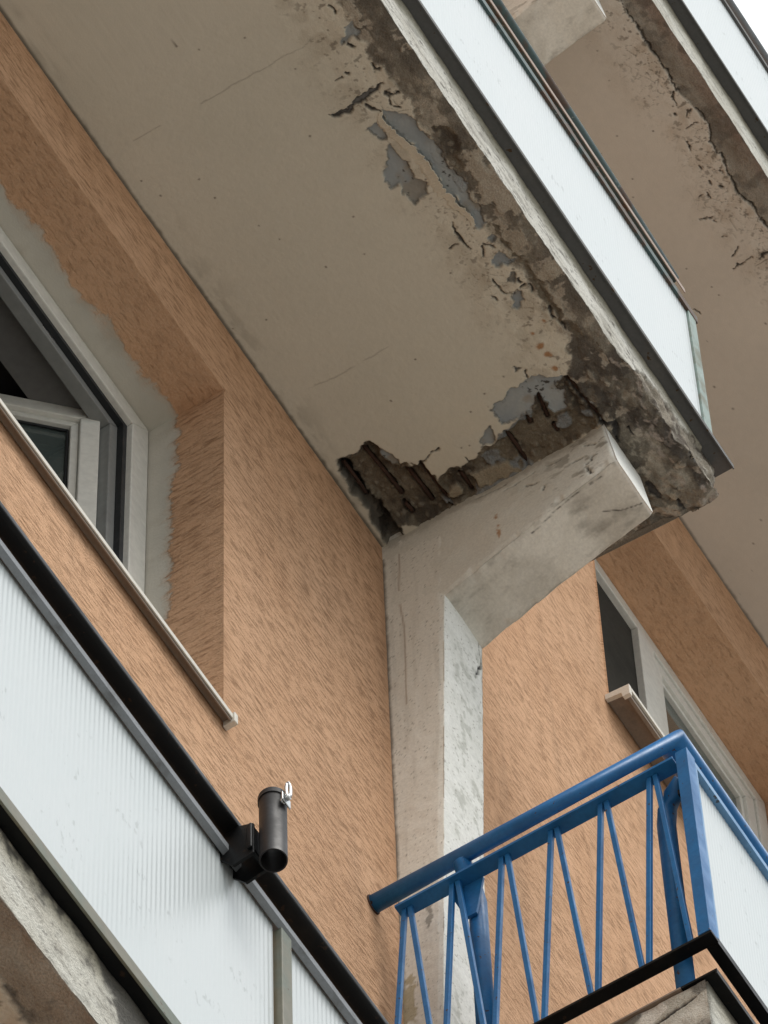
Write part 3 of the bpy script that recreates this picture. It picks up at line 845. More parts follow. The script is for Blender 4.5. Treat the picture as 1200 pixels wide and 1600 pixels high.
FLAP = [PEEL[0][0]]+PEEL[0][:13:-1]                          # free edge of the loosened paint sheet
UNDER_FLAP = FLAP+[(x_, y_-0.016) for x_, y_ in FLAP[::-1]][1:-1]

def main_soffit(X, Y):
    sh = X.shape
    n_fine = fbm(X, Y, 60, 4, 1); n_mid = fbm(X, Y, 14, 4, 2); n_big = fbm(X, Y, 2.5, 3, 3); n_hi = fbm(X, Y, 130, 3, 4)
    C = np.zeros(sh+(3,))+np.array([0.575, 0.54, 0.45])
    C = mixc(C, (0.635, 0.59, 0.495), n_big*1.4-0.2)
    H = (n_big-0.5)*0.004+(n_hi-0.5)*0.0008
    # tan discolouring towards the outer edge and the bracket
    sx = interp_line(X, STRIP+[(0.06, 0.55), (0.12, 0.30), (0.20, 0.05), (0.40, -0.1)])
    band = Y-sx                                           # >0 out in the worn strip
    near = sstep(-0.22, -0.02, band+0.10*(n_mid-0.5))
    C = mixc(C, (0.60, 0.54, 0.435), near*0.65)
    nb = sstep(-0.42, -0.1, X)*sstep(-0.05, 0.10, Y)
    C = mixc(C, (0.63, 0.57, 0.455), nb*0.45*sstep(0.35, 0.6, n_mid+0.1))
    C = mixc(C, (0.37, 0.32, 0.245), near*sstep(0.54, 0.66, n_mid)*0.5)
    H -= near*(fbm(X, Y, 22, 4, 6)-0.4)*0.010                # blistered paint hangs down
    sp = fbm(X, Y, 75, 3, 7)
    C = mixc(C, (0.20, 0.17, 0.135), near*sstep(0.70, 0.76, sp)*0.8)
    dd, dv, de = cell(X, Y, 11, 8)
    C = mixc(C, (0.16, 0.13, 0.10), (dv > 0.72)*sstep(0.045, 0.02, dd+0.03*(n_hi-0.5))*0.8)
    # worn outer strip: bared, water-stained concrete with remains of paint
    inn = sstep(-0.008, 0.006, band+0.008+(fbm(X, Y, 36, 5, 9)-0.5)*0.055)
    low = sstep(-0.34, -0.05, X)*(1-0.65*sstep(0.70, 0.55, Y)); up = sstep(-0.85, -1.05, X)
    dens = 0.58+0.32*up+0.28*low
    mot = fbm(X, Y, 17, 5, 10)
    bare = inn*sstep(-0.012, 0.012, mot-(0.74-0.5*dens)+(n_hi-0.5)*0.10)
    base_strip = np.zeros(sh+(3,))+np.array([0.42, 0.37, 0.30])
    base_strip = mixc(base_strip, (0.36, 0.315, 0.245), fbm(X, Y, 7, 4, 12)*1.6-0.4)
    C = C*(1-inn[..., None])+base_strip*inn[..., None]
    brown = np.zeros(sh+(3,))+np.array([0.22, 0.195, 0.156])
    brown = mixc(brown, (0.38, 0.34, 0.275), sstep(0.45, 0.65, fbm(X, Y, 30, 5, 13))*0.8)
    dk = fbm(X*0.8, Y*1.3, 10, 6, 14, 0.6)
    brown = mixc(brown, (0.150, 0.130, 0.104), sstep(0.47, 0.52, dk)*(0.65+0.3*low))
    brown = mixc(brown, (0.085, 0.073, 0.062), sstep(0.56, 0.62, dk)*(0.35+0.5*low))
    brown = mixc(brown, (0.42, 0.37, 0.30), sstep(0.66, 0.70, fbm(X, Y, 26, 4, 93))*0.8)
    C = C*(1-bare[..., None])+brown*bare[..., None]
    H += inn*0.003+bare*(0.003+0.006*low)+inn*(fbm(X, Y, 45, 4, 15)-0.5)*(0.006+0.016*low)+inn*low*(fbm(X, Y, 12, 3, 16)-0.5)*0.030
    # white salt bloom and grit on the broken corner
    C = mixc(C, (0.42, 0.36, 0.31), inn*low*sstep(0.60, 0.70, fbm(X*1.0, Y*2.2, 40, 4, 17))*sstep(0.75, 0.82, Y)*0.8)
    C = mixc(C, (0.07, 0.06, 0.052), inn*low*sstep(0.58, 0.70, fbm(X, Y, 24, 4, 18))*0.5)
        # peeled paint: smooth blue-grey undercoat
    jag = (fbm(X, Y, 60, 5, 30, 0.65)-0.47)*0.024
    pk = np.full(sh, -0.12)
    Xw, Yw = warp(X, Y, 42, 0.022, 96)
    for p in PEEL: pk = np.maximum(pk, poly_sdf(Xw, Yw, p))
    pk = np.maximum(pk+jag*0.35, poly_sdf(X, Y, UNDER_FLAP))
    pm = sstep(-0.0015, 0.0015, pk)
    bl = np.zeros(sh+(3,))+np.array([0.29, 0.32, 0.335])
    bl = mixc(bl, (0.36, 0.375, 0.365), fbm(X, Y, 20, 4, 31)*1.5-0.3)
    bl = mixc(bl, (0.27, 0.23, 0.17), sstep(0.55, 0.7, fbm(X, Y, 12, 4, 32))*0.6)
    bl = mixc(bl, (0.06, 0.055, 0.05), sstep(0.74, 0.79, fbm(X, Y, 90, 3, 33))*sstep(0.45, 0.6, fbm(X, Y, 9, 2, 94)))
    C = C*(1-pm[..., None])+bl*pm[..., None]
    H = H*(1-pm)+pm*(0.010+0.0015*(n_hi-0.5))
    # shadow edge painted as a thin dark line around the broken paint
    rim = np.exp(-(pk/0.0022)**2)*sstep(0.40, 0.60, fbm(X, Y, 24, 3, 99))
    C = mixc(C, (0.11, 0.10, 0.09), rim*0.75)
    # spalled concrete
    def spall(H, C, polys, depth, seed, ramp_w):
        sk = np.full(sh, -0.12)
        for p in polys: sk = np.maximum(sk, poly_sdf(Xw, Yw, p))
        sk = sk+(fbm(X, Y, 48, 4, seed)-0.5)*0.014
        sm = sstep(-0.0015, 0.0015, sk)
        d1, v1, e1 = cell(X, Y, 70, seed+1); d2, v2, e2 = cell(X, Y, 38, seed+2)
        peb = np.clip(1-d1*2.2, 0, 1)*(v1 > 0.70); peb2 = np.clip(1-d2*2.4, 0, 1)*(v2 > 0.80)
        c = np.zeros(sh+(3,))+np.array([0.150, 0.122, 0.088])
        c = mixc(c, (0.215, 0.185, 0.14), fbm(X, Y, 28, 4, seed+3)*1.7-0.4)
        c = mixc(c, (0.075, 0.062, 0.05), sstep(0.5, 0.68, fbm(X, Y, 13, 4, seed+4))*0.8)
        c = mixc(c, (0.25, 0.22, 0.165), sstep(0.1, 0.45, peb)*0.6)
        c = mixc(c, (0.28, 0.25, 0.20), sstep(0.1, 0.45, peb2)*0.6)
        hh = depth*sstep(0, ramp_w, sk)*(0.75+0.5*fbm(X, Y, 9, 3, seed+5))+(fbm(X, Y, 50, 4, seed+6)-0.5)*0.012-peb*0.004-peb2*0.007+0.005
        C = C*(1-sm[..., None])+c*sm[..., None]
        return H*(1-sm)+np.maximum(hh, 0.003)*sm, C, sm
    H, C, sm1 = spall(H, C, SPALL[1:], 0.007, 50, 0.02)
    H, C, sm2 = spall(H, C, SPALL[:1], 0.020, 60, 0.03)
    H, C, sm3 = spall(H, C, SPALL_DEEP, 0.030, 70, 0.025)
    # the slots the rusted bars lie in
    rb = crack_field(X, Y, [([a_, b_], [0.006, 0.006]) for a_, b_ in REBAR])+(fbm(X, Y, 70, 3, 95)-0.5)*0.008
    rm_ = sstep(-0.002, 0.003, rb)
    H += rm_*0.016; C = mixc(C, (0.045, 0.032, 0.026), rm_*0.9)
    # stumps of render and blue undercoat left inside the spall
    isl = np.full(sh, -0.12)
    for p in ISLAND: isl = np.maximum(isl, poly_sdf(X, Y, p))
    im = sstep(-0.002, 0.002, isl+(fbm(X, Y, 45, 4, 80)-0.5)*0.02)
    C = mixc(C, (0.36, 0.31, 0.23), im*0.9); H = H*(1-im)+im*(0.003+(fbm(X, Y, 40, 3, 81)-0.5)*0.006)
    bm_ = sm2*(1-im)*sstep(0.60, 0.66, fbm(X, Y, 15, 3, 82))
    C = mixc(C, (0.27, 0.29, 0.30), bm_*0.8); H = H-bm_*0.006
    # long hollow along the wall side of the deep spall
    gr = crack_field(X, Y, [(GROOVE[0], [0.010, 0.012, 0.012, 0.018, 0.022])])+(fbm(X, Y, 60, 3, 83)-0.5)*0.014
    gm_ = sstep(-0.006, 0.003, gr)
    H += gm_*0.035; C = mixc(C, (0.05, 0.043, 0.036), sstep(-0.012, -0.003, gr)*0.9)
    # the slab has settled away from the wall: ragged joint
    jw = sstep(0.010, 0.0, Y-0.006*(fbm(X, Y*0, 45, 4, 84)))
    dust_shade = sstep(0.50, 0.72, fbm(X*0.7, Y*1.6, 16, 5, 171, 0.6))*sstep(0.11, 0.0, Y)     # dust and cobwebs, also painted in for the corner's missing shade
    C = mixc(C, (0.25, 0.22, 0.17), dust_shade*0.35)
    C = mixc(C, (0.10, 0.085, 0.065), jw*0.8)
    # cracks
    cf = crack_field(*warp(X, Y, 45, 0.018, 97), [c_ for c_ in CRACK if max(c_[1]) > 0.0015])+(fbm(X, Y, 110, 3, 85)-0.5)*0.0045
    km = sstep(-0.0018, 0.0012, cf)*(1-sm3)
    hair = crack_field(*warp(X, Y, 20, 0.014, 98), [c_ for c_ in CRACK if max(c_[1]) <= 0.0015])
    C = mixc(C, (0.26, 0.225, 0.18), sstep(-0.0022, 0.0005, hair)*0.55*sstep(0.35, 0.55, fbm(X, Y, 20, 3, 92)))
    wide = sstep(0.0025, 0.006, cf)
    C = mixc(C, (0.085, 0.08, 0.075), km); C = mixc(C, (0.20, 0.20, 0.195), wide*0.8*(1-inn))
    H += km*0.011
    # fine crazing beside the strip
    c1, cv, ce = cell(X+0.02*(n_mid-0.5), Y+0.02*(fbm(X, Y, 14, 3, 86)-0.5), 26, 87)
    cz = sstep(0.035, 0.0, ce)*near*(1-inn)*sstep(0.56, 0.66, fbm(X, Y, 6, 3, 88))
    C = mixc(C, (0.16, 0.13, 0.10), cz*0.6*(1-pm)); H += cz*0.002
    for rx, ry, rr in RUST_SPOTS:
        d = np.hypot(X-rx, (Y-ry)*1.3)+(fbm(X, Y, 70, 3, 89)-0.5)*0.025
        C = mixc(C, (0.33, 0.15, 0.05), sstep(rr, rr*0.2, d)*0.85)
    C = C*(0.97+0.06*n_fine[..., None])
    # broken arris
    dy = np.where(Y > EDGE-0.03, (fbm(X, Y*0, 20, 4, 90)-0.5)*(0.006+0.020*low), 0)
    H += np.clip((Y-(EDGE-0.025))/0.025, 0, 1)*(0.004+low*0.018*fbm(X, Y*0, 14, 3, 91))
    H += low*sstep(0.345, 0.385, X+0.03*(fbm(X, Y, 25, 3, 170)-0.5))*sstep(0.60, 0.80, Y)*0.035
    al = np.clip(0.12+0.25*near+0.9*np.maximum(np.maximum(inn, sm2), sm3)-0.5*pm*(1-sm2), 0.1, 1)
    return H, C, dy, al

def main_fascia(X, Z):
    sh = X.shape
    C = np.zeros(sh+(3,))+np.array([0.66, 0.65, 0.60])
    C = mixc(C, (0.50, 0.48, 0.42), fbm(X*1.5, Z*3, 6, 4, 200)*1.5-0.4)
    st = fbm(X*14, Z*60, 1.0, 4, 201)
    C = mixc(C, (0.17, 0.155, 0.13), sstep(0.58, 0.70, st)*0.45)
    st2 = fbm(X*40, Z*110, 1.0, 3, 202)
    C = mixc(C, (0.10, 0.09, 0.08), sstep(0.68, 0.74, st2)*0.7)
    C = mixc(C, (0.36, 0.33, 0.24), sstep(0.14, 0.22, Z+0.05*(fbm(X, Z, 9, 4, 203)-0.5))*0.7)
    # paint has fallen off towards the corner
    lim = np.interp(X, [-0.75, -0.25, -0.10, 0.02, 0.2, 0.33], [-0.03, -0.01, 0.03, 0.13, 0.165, 0.26])
    off = sstep(0.006, -0.006, Z-lim-(fbm(X, Z*0, 22, 4, 204)-0.5)*0.07-(fbm(X, Z, 60, 3, 205)-0.5)*0.02)
    rough = np.zeros(sh+(3,))+np.array([0.30, 0.265, 0.215])
    rough = mixc(rough, (0.13, 0.11, 0.09), sstep(0.4, 0.65, fbm(X, Z, 18, 5, 206)))
    rough = mixc(rough, (0.42, 0.39, 0.33), sstep(0.55, 0.7, fbm(X, Z, 30, 4, 207))*0.7)
    C = C*(1-off[..., None])+rough*off[..., None]
    do = -off*0.008+(fbm(X, Z, 10, 4, 208)-0.5)*0.008+off*(fbm(X, Z, 34, 4, 209)-0.5)*0.022
    do = do+np.where(Z < 0.02, (fbm(X, Z*0, 20, 4, 90)-0.5)*0.006, 0)
    return do, C

FASC = 0.236
main_b = empty('balcony', (-0.6, 0.4, 0.0))
tag(main_b, 'crumbling balcony with bared bars and peeling underside above the bracket arm', 'balcony', 'balconies on the facade')
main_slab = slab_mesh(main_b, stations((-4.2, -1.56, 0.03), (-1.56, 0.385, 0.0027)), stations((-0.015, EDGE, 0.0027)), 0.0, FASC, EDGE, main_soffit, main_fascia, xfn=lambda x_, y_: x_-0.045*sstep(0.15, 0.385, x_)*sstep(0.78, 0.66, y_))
main_slab['label'] = 'cream underside with flaking paint, cracks and brown broken concrete'
for a, b in REBAR:
    r = 0.0055
    MB().tube([(a[0], a[1], 0.026), ((a[0]+b[0])/2, (a[1]+b[1])/2+0.002, 0.024), (b[0], b[1], 0.030)], r, 10).build('reinforcing_bar', RUST, main_slab)

def paint_flap():
    p = np.array(FLAP); L = np.concatenate([[0], np.cumsum(np.hypot(*np.diff(p, axis=0).T))])
    n = 260; q = np.linspace(0, L[-1], n)
    ex, ey = np.interp(q, L, p[:, 0]), np.interp(q, L, p[:, 1])
    prof = np.sin(np.pi*np.clip(q/L[-1], 0, 1))**0.6
    jx = (fbm(q, q*0, 60, 4, 150, 0.6)-0.5)*0.020
    t = np.linspace(0, 1, 15)
    width = 0.028+0.010*fbm(q, q*0, 9, 2, 151)
    X = ex[:, None]+0*t[None]; Y = (ey+jx)[:, None]-(width*(0.35+0.65*prof))[:, None]*(1-t[None])
    sag = prof*(0.55+0.9*fbm(q, q*0, 7, 2, 152))
    Z = 0.003-0.005*np.clip(t*4, 0, 1)[None]-(0.013*sag)[:, None]*(t[None]**1.6)
    C = np.zeros(X.shape+(3,))+np.array([0.66, 0.615, 0.51])
    C = mixc(C, (0.62, 0.57, 0.465), fbm(X, Y, 18, 4, 153)*1.3-0.3)
    C = np.concatenate([C, np.full(C.shape[:2]+(1,), 0.25)], -1)
    P = np.stack([X, Y, Z], -1)
    o = grid_mesh('loose_paint_sheet', P, C, CONC, main_slab, caps=False)
    sm = o.modifiers.new('thickness', 'SOLIDIFY'); sm.thickness = 0.0022; sm.offset = 0
    return o
paint_flap()

def plain_soffit(strip, cracks, seed, tone, edge, dirt, iron=0.6):
    def fn(X, Y):
        sh = X.shape
        n_big = fbm(X, Y, 2.5, 3, seed); n_mid = fbm(X, Y, 14, 4, seed+1)
        C = np.zeros(sh+(3,))+np.array(tone)
        C = mixc(C, tuple(t*1.10 for t in tone), n_big*1.4-0.2)
        H = (n_big-0.5)*0.004
        band = Y-interp_line(X, strip)
        near = sstep(-0.20, -0.01, band+0.08*(n_mid-0.5))
        H -= near*(fbm(X, Y, 24, 4, seed+2)-0.4)*0.008
        C = mixc(C, (0.42, 0.335, 0.25), near*sstep(0.45, 0.65, n_mid)*0.5)
        sp = fbm(X, Y, 70, 3, seed+3)
        C = mixc(C, (0.20, 0.17, 0.135), near*sstep(0.68, 0.74, sp)*0.8)
        dd, dv, de = cell(X, Y, 11, seed+4)
        C = mixc(C, (0.16, 0.13, 0.10), (dv > 0.72)*sstep(0.045, 0.02, dd+0.03*(n_mid-0.5))*0.8)
        inn = sstep(-0.003, 0.003, band+(fbm(X, Y, 40, 4, seed+5)-0.5)*0.018)
        st = np.zeros(sh+(3,))+np.array([0.34, 0.305, 0.255])
        st = mixc(st, (0.24, 0.205, 0.165), fbm(X*0.6, Y*2, 12, 5, seed+6)*2.0-0.6)
        st = mixc(st, (0.22, 0.12, 0.085), sstep(edge-0.06, edge, Y+0.08*(fbm(X, Y, 10, 4, seed+7)-0.5))*iron)
        st = mixc(st, (0.09, 0.08, 0.07), sstep(0.55, 0.68, fbm(X, Y, 20, 5, seed+8))*dirt)
        C = C*(1-inn[..., None])+st*inn[..., None]
        H += inn*0.008+inn*(fbm(X, Y, 34, 4, seed+9)-0.5)*0.010
        c1, cv, ce = cell(X+0.02*(n_mid-0.5), Y, 30, seed+10)
        cz = sstep(0.05, 0.0, ce)*near*(1-inn)*sstep(0.50, 0.60, fbm(X, Y, 8, 3, seed+11))
        C = mixc(C, (0.14, 0.115, 0.09), cz*0.75); H += cz*0.003
        if cracks:
            cf = crack_field(*warp(X, Y, 45, 0.020, seed+20), [(p_, [w_*0.55 for w_ in ws_]) for p_, ws_ in cracks])+(fbm(X, Y, 110, 3, seed+12)-0.5)*0.004
            km = sstep(-0.0018, 0.0012, cf)
            C = mixc(C, (0.10, 0.088, 0.075), km); H += km*0.010
        jw = sstep(0.010, 0.0, Y-0.006*fbm(X, Y*0, 45, 4, seed+13))
        C = mixc(C, (0.12, 0.10, 0.08), jw*0.7)
        C = C*(0.97+0.06*fbm(X, Y, 60, 3, seed+14)[..., None])
        return H, C, np.where(Y > edge-0.03, (fbm(X, Y*0, 18, 4, seed+15)-0.5)*0.006, 0), np.clip(0.12+0.25*near+0.7*inn, 0, 1)
    return fn

def plain_fascia(seed, dark, thick):
    def fn(X, Z):
        sh = X.shape
        C = np.zeros(sh+(3,))+np.array([0.64, 0.635, 0.58])
        C = mixc(C, (0.50, 0.475, 0.41), fbm(X*1.5, Z*3, 6, 4, seed)*1.5-0.4)
        C = mixc(C, (0.40, 0.36, 0.26), sstep(thick*0.5, thick*0.95, Z+0.06*(fbm(X, Z, 9, 4, seed+1)-0.5))*0.7)
        C = mixc(C, (0.16, 0.145, 0.12), sstep(0.58, 0.72, fbm(X*14, Z*60, 1.0, 4, seed+2))*0.35)
        C = mixc(C, (0.10, 0.09, 0.08), sstep(0.68, 0.76, fbm(X*70, Z*150, 1.0, 3, seed+3))*0.5)
        bk = fbm(X, Z, 7, 6, seed+4, 0.6)*0.55+fbm(X, Z, 60, 3, seed+5)*0.25+0.45*(Z/thick-0.42)
        C = mixc(C, (0.07, 0.067, 0.062), sstep(0.46, 0.62, bk)*dark)
        return (fbm(X, Z, 12, 4, seed+6)-0.5)*0.006, C
    return fn

# ------------------------------------------------------------------ railings with ribbed panels
def ribbed_panel(parent, x0, x1, out, z0, z1, pitch=0.0145, amp=0.0005):
    n = int((x1-x0)/pitch)*6
    x = np.linspace(x0, x1, n+1)
    y = out+amp*np.cos((x-x0)/pitch*2*np.pi)
    zz = np.array([z0, z1])
    P = np.zeros((n+1, 4, 3)); P[..., 0] = x[:, None]
    P[:, 0, 1] = y; P[:, 1, 1] = y; P[:, 2, 1] = y-0.006; P[:, 3, 1] = y-0.006
    P[:, 0, 2] = z0; P[:, 1, 2] = z1; P[:, 2, 2] = z1; P[:, 3, 2] = z0
    o = grid_mesh('ribbed_panel', P, np.ones(P.shape), RIBBED, parent, close=True)
    md = o.modifiers.new("edges", "EDGE_SPLIT"); md.split_angle = math.radians(60)
    return o

PO = 0.886                                                # plane of the panels

# --- crumbling balcony: drip angle, panel, frames, tube
z = FASC
MB().prism([(EDGE-0.10, z+0.002), (PO+0.002, z+0.002), (PO+0.002, z-0.008), (PO+0.006, z-0.008), (PO+0.006, z+0.014), (EDGE-0.10, z+0.012)], 'x', -4.2, 0.422).build('drip_angle', DARKMETAL, main_b)
MB().prism([(PO-0.034, z+0.0105), (PO-0.012, z+0.0105), (PO-0.012, z+0.03), (PO-0.034, z+0.03)], 'x', -4.2, 0.325).build('bottom_frame', DARKMETAL, main_b, 0.001)
ribbed_panel(main_b, -4.2, 0.268, PO-0.004, z+0.012, z+0.745)
MB().prism([(0.270, PO-0.022), (0.281, PO-0.022), (0.281, PO-0.004), (0.312, PO-0.004), (0.312, PO+0.004), (0.270, PO+0.004)], 'z', z+0.0125, z+0.738).build('end_post', GREEN, main_b, 0.0015)
MB().prism([(PO-0.010, z+0.722), (PO+0.006, z+0.722), (PO+0.006, z+0.758), (PO-0.010, z+0.758)], 'x', -4.2, 0.322).build('top_frame', GREEN_DARK, main_b, 0.001)
MB().prism([(PO+0.000, z+0.832), (PO+0.003, z+0.832), (PO+0.003, z+0.856), (PO+0.000, z+0.856)], 'x', -4.2, 0.27).build('edge_strip', PINK, main_b, 0.001)
MB().tube([(-4.2, PO-0.002, z+0.905), (-1.2, PO-0.001, z+0.915), (-0.3, PO-0.008, z+0.895), (0.235, PO-0.016, z+0.875)], 0.021, 18).build('handrail', GREEN_DARK, main_b)
for px in (-3.4, -1.9, -0.35):
    MB().box(px-0.015, px+0.015, PO-0.045, PO-0.013, z+0.011, z+0.87).build('inner_post', DARKMETAL, main_b, 0.001)

# --- balcony above to the right
ZR = 3.345
upper = empty('balcony', (2.0, 0.4, ZR))
tag(upper, 'upper right balcony with a cracked brown edge, cut by the top corner', 'balcony', 'balconies on the facade')
slab_mesh(upper, stations((-0.10, 0.05, 0.01), (0.05, 1.45, 0.0032), (1.45, 3.2, 0.008), (3.2, 5.2, 0.05)), stations((-0.015, 0.886, 0.0032)), ZR, 0.235, 0.886,
          plain_soffit(STRIP_R+[(-0.2, 0.80), (2.2, 0.83), (5.2, 0.82)], CRACK_R, 300, (0.60, 0.54, 0.465), 0.886, 0.45, 0.4), plain_fascia(340, 0.15, 0.235))['label'] = 'cream underside with a band of bared plaster and cracks'
z = ZR+0.235; PU = 0.924
MB().prism([(0.78, z+0.002), (PU+0.002, z+0.002), (PU+0.002, z-0.008), (PU+0.006, z-0.008), (PU+0.006, z+0.010), (0.78, z+0.010)], 'x', -0.10, 5.2).build('drip_angle', DARKMETAL, upper)
ribbed_panel(upper, -0.05, 5.2, PU-0.004, z+0.012, z+0.745)
MB().prism([(PU-0.010, z+0.722), (PU+0.006, z+0.722), (PU+0.006, z+0.750), (PU-0.010, z+0.750)], 'x', -0.10, 5.2).build('top_frame', DARKMETAL, upper, 0.001)
MB().tube([(-0.10, PU-0.002, z+0.86), (5.2, PU-0.002, z+0.86)], 0.013, 18).build('handrail', GREYMETAL, upper)
for px in (0.2, 1.7, 3.2, 4.7):
    MB().box(px-0.012, px+0.012, PU-0.040, PU-0.012, z+0.011, z+0.86).build('inner_post', DARKMETAL, upper, 0.001)

# --- balcony below on the left, with the black rail
ZL = -6.325; TH = 0.205
lower = empty('balcony', (-3.0, 0.4, ZL))
tag(lower, 'lower left balcony with black handrail and pale ribbed panels', 'balcony', 'balconies on the facade')
slab_mesh(lower, stations((-5.6, -3.2, 0.04), (-3.2, -1.6, 0.005), (-1.6, 0.35, 0.04)), stations((-0.015, 0.45, 0.02), (0.45, EDGE, 0.005)), ZL, TH, EDGE,
          plain_soffit([(-6, 0.80), (-2.9, 0.79), (-2.6, 0.76), (-2.4, 0.72), (1, 0.75)], [([(-2.95, 0.70), (-2.80, 0.72), (-2.70, 0.68)], [0.001, 0.002, 0.001])], 400, (0.46, 0.42, 0.35), EDGE, 0.85, 0.1),
          plain_fascia(440, 0.9, TH))
z = ZL+TH
PL = 0.880
MB().prism([(EDGE-0.10, z+0.002), (PL-0.002, z+0.002), (PL-0.002, z+0.010), (EDGE-0.10, z+0.010)], 'x', -5.6, 0.345).build('drip_plate', BLACK, lower)
MB().prism([(PL-0.0015, z-0.004), (PL+0.004, z-0.004), (PL+0.004, z+0.034), (PL-0.0015, z+0.034)], 'x', -5.6, 0.300).build('bottom_frame', OLIVE, lower, 0.001)
ribbed_panel(lower, -5.6, -1.998, PL-0.012, z+0.025, z+0.785)
ribbed_panel(lower, -1.953, 0.25, PL-0.012, z+0.025, z+0.785)
MB().box(-1.992, -1.958, PL-0.018, PL+0.003, z+0.0345, z+0.770).build('post', OLIVE, lower, 0.002)
MB().prism([(PL-0.006, z+0.772), (PL+0.006, z+0.780), (PL+0.006, z+0.800), (PL-0.030, z+0.800), (PL-0.030, z+0.795), (PL-0.006, z+0.795)], 'x', -5.6, 0.300).build('top_frame', GREYMETAL, lower, 0.001)
c_o, c_z = PL+0.008, z+0.855
prof = [(c_o+0.019*math.copysign(abs(math.cos(a_))**0.5, math.cos(a_)), c_z+0.013*math.copysign(abs(math.sin(a_))**0.5, math.sin(a_))) for a_ in [2*math.pi*k/24 for k in range(24)]]
MB().prism(prof, 'x', -5.6, 0.30).build('handrail', BLACK, lower)
for px in (-4.6, -3.3, -1.2, 0.1):
    MB().tube([(px, PL-0.040, z+0.01), (px, PL-0.040, z+0.79), (px, PL-0.005, z+0.845)], 0.018, 14).build('inner_post', BLACK, lower)

# --- pole holder clamped to the black rail
HXc, HOc, HZ0, HZ1 = -2.150, 0.965, -5.412, -5.205
holder = empty('pole_holder', (HXc, HOc, HZ0))
tag(holder, 'short charcoal tube holder with a bright wing screw, clamped to the black rail', 'holder')
def pipe(name, x, o, z0, z1, r, wall_t, mat, parent):
    bm = bmesh.new(); n = 40
    rings = []
    for rr, zz in ((r, z0), (r, z1), (r-wall_t, z1), (r-wall_t, z0)):
        rings.append([bm.verts.new(W(x+rr*math.cos(2*math.pi*j/n), o+rr*math.sin(2*math.pi*j/n), zz)) for j in range(n)])
    for i in range(4):
        for j in range(n):
            f = bm.faces.new([rings[i][j], rings[i][(j+1) % n], rings[(i+1) % 4][(j+1) % n], rings[(i+1) % 4][j]]); f.smooth = i in (0, 2)
    bmesh.ops.recalc_face_normals(bm, faces=bm.faces)
    me = bpy.data.meshes.new(name); bm.to_mesh(me); bm.free(); me.materials.append(mat)
    o_ = bpy.data.objects.new(name, me); COL.objects.link(o_); put(o_, parent)
    mo = o_.modifiers.new('edges', 'EDGE_SPLIT'); mo.split_angle = math.radians(40)
    return o_
pipe('tube', HXc, HOc, HZ0, HZ1, 0.0255, 0.0025, HOLDER, holder)
pipe('collar', HXc, HOc, HZ1-0.012, HZ1+0.002, 0.0275, 0.0015, HOLDER, holder)
MB().prism([(HOc-0.027, HZ0+0.120), (HOc-0.027, HZ0+0.020), (HOc-0.070, HZ0+0.012), (HOc-0.103, HZ0+0.060), (HOc-0.103, HZ0+0.115), (HOc-0.075, HZ0+0.145)], 'x', HXc-0.024, HXc-0.018).build('clamp_plate', BLACK, holder, 0.001)
MB().prism([(HOc-0.027, HZ0+0.120), (HOc-0.027, HZ0+0.020), (HOc-0.070, HZ0+0.012), (HOc-0.103, HZ0+0.060), (HOc-0.103, HZ0+0.115), (HOc-0.075, HZ0+0.145)], 'x', HXc+0.018, HXc+0.024).build('clamp_plate', BLACK, holder, 0.001)
MB().box(HXc-0.030, HXc+0.030, HOc-0.038, HOc-0.0275, HZ0+0.035, HZ0+0.115).build('back_plate', BLACK, holder, 0.002)
MB().box(HXc-0.045, HXc+0.045, HOc-0.120, HOc-0.1035, HZ0+0.005, HZ0+0.110).build('back_plate', BLACK, holder, 0.002)
MB().tube([(HXc-0.005, HOc+0.020, HZ1-0.036), (HXc-0.008, HOc+0.0295, HZ1-0.036)], 0.006, 12).build('screw', CHROME, holder)
ws = MB()
ws.box(HXc-0.020, HXc+0.008, HOc+0.030, HOc+0.033, HZ1-0.050, HZ1-0.024)
ws.build('wing_nut', CHROME, holder, 0.001)
lp = [(HXc-0.008+0.0035*math.sin(2*math.pi*k/20), HOc+0.038+0.0025*math.sin(2*math.pi*k/20), HZ1-0.012-0.025*math.cos(2*math.pi*k/20)) for k in range(21)]
MB().tube(lp, 0.0034, 10).build('eye_bolt', CHROME, holder)
MB().tube([(HXc-0.008, HOc+0.034, HZ1-0.037), (HXc-0.008, HOc+0.041, HZ1-0.037)], 0.005, 12).build('bolt_shank', CHROME, holder)

# --- balcony with the blue railing
XB = -0.127; ZB = -3.270; THB = 0.235
blue = empty('balcony', (1.5, 0.4, ZB))
tag(blue, 'lower right balcony with a blue zigzag railing on its end', 'balcony', 'balconies on the facade')
slab_mesh(blue, stations((-0.105, 3.2, 0.02), (3.2, 5.2, 0.2)), stations((-0.015, 0.852, 0.02)), ZB, THB, 0.852,
          plain_soffit([(-0.2, 0.78), (5.2, 0.78)], None, 500, (0.47, 0.41, 0.33), 0.852, 0.7), plain_fascia(540, 0.6, THB))
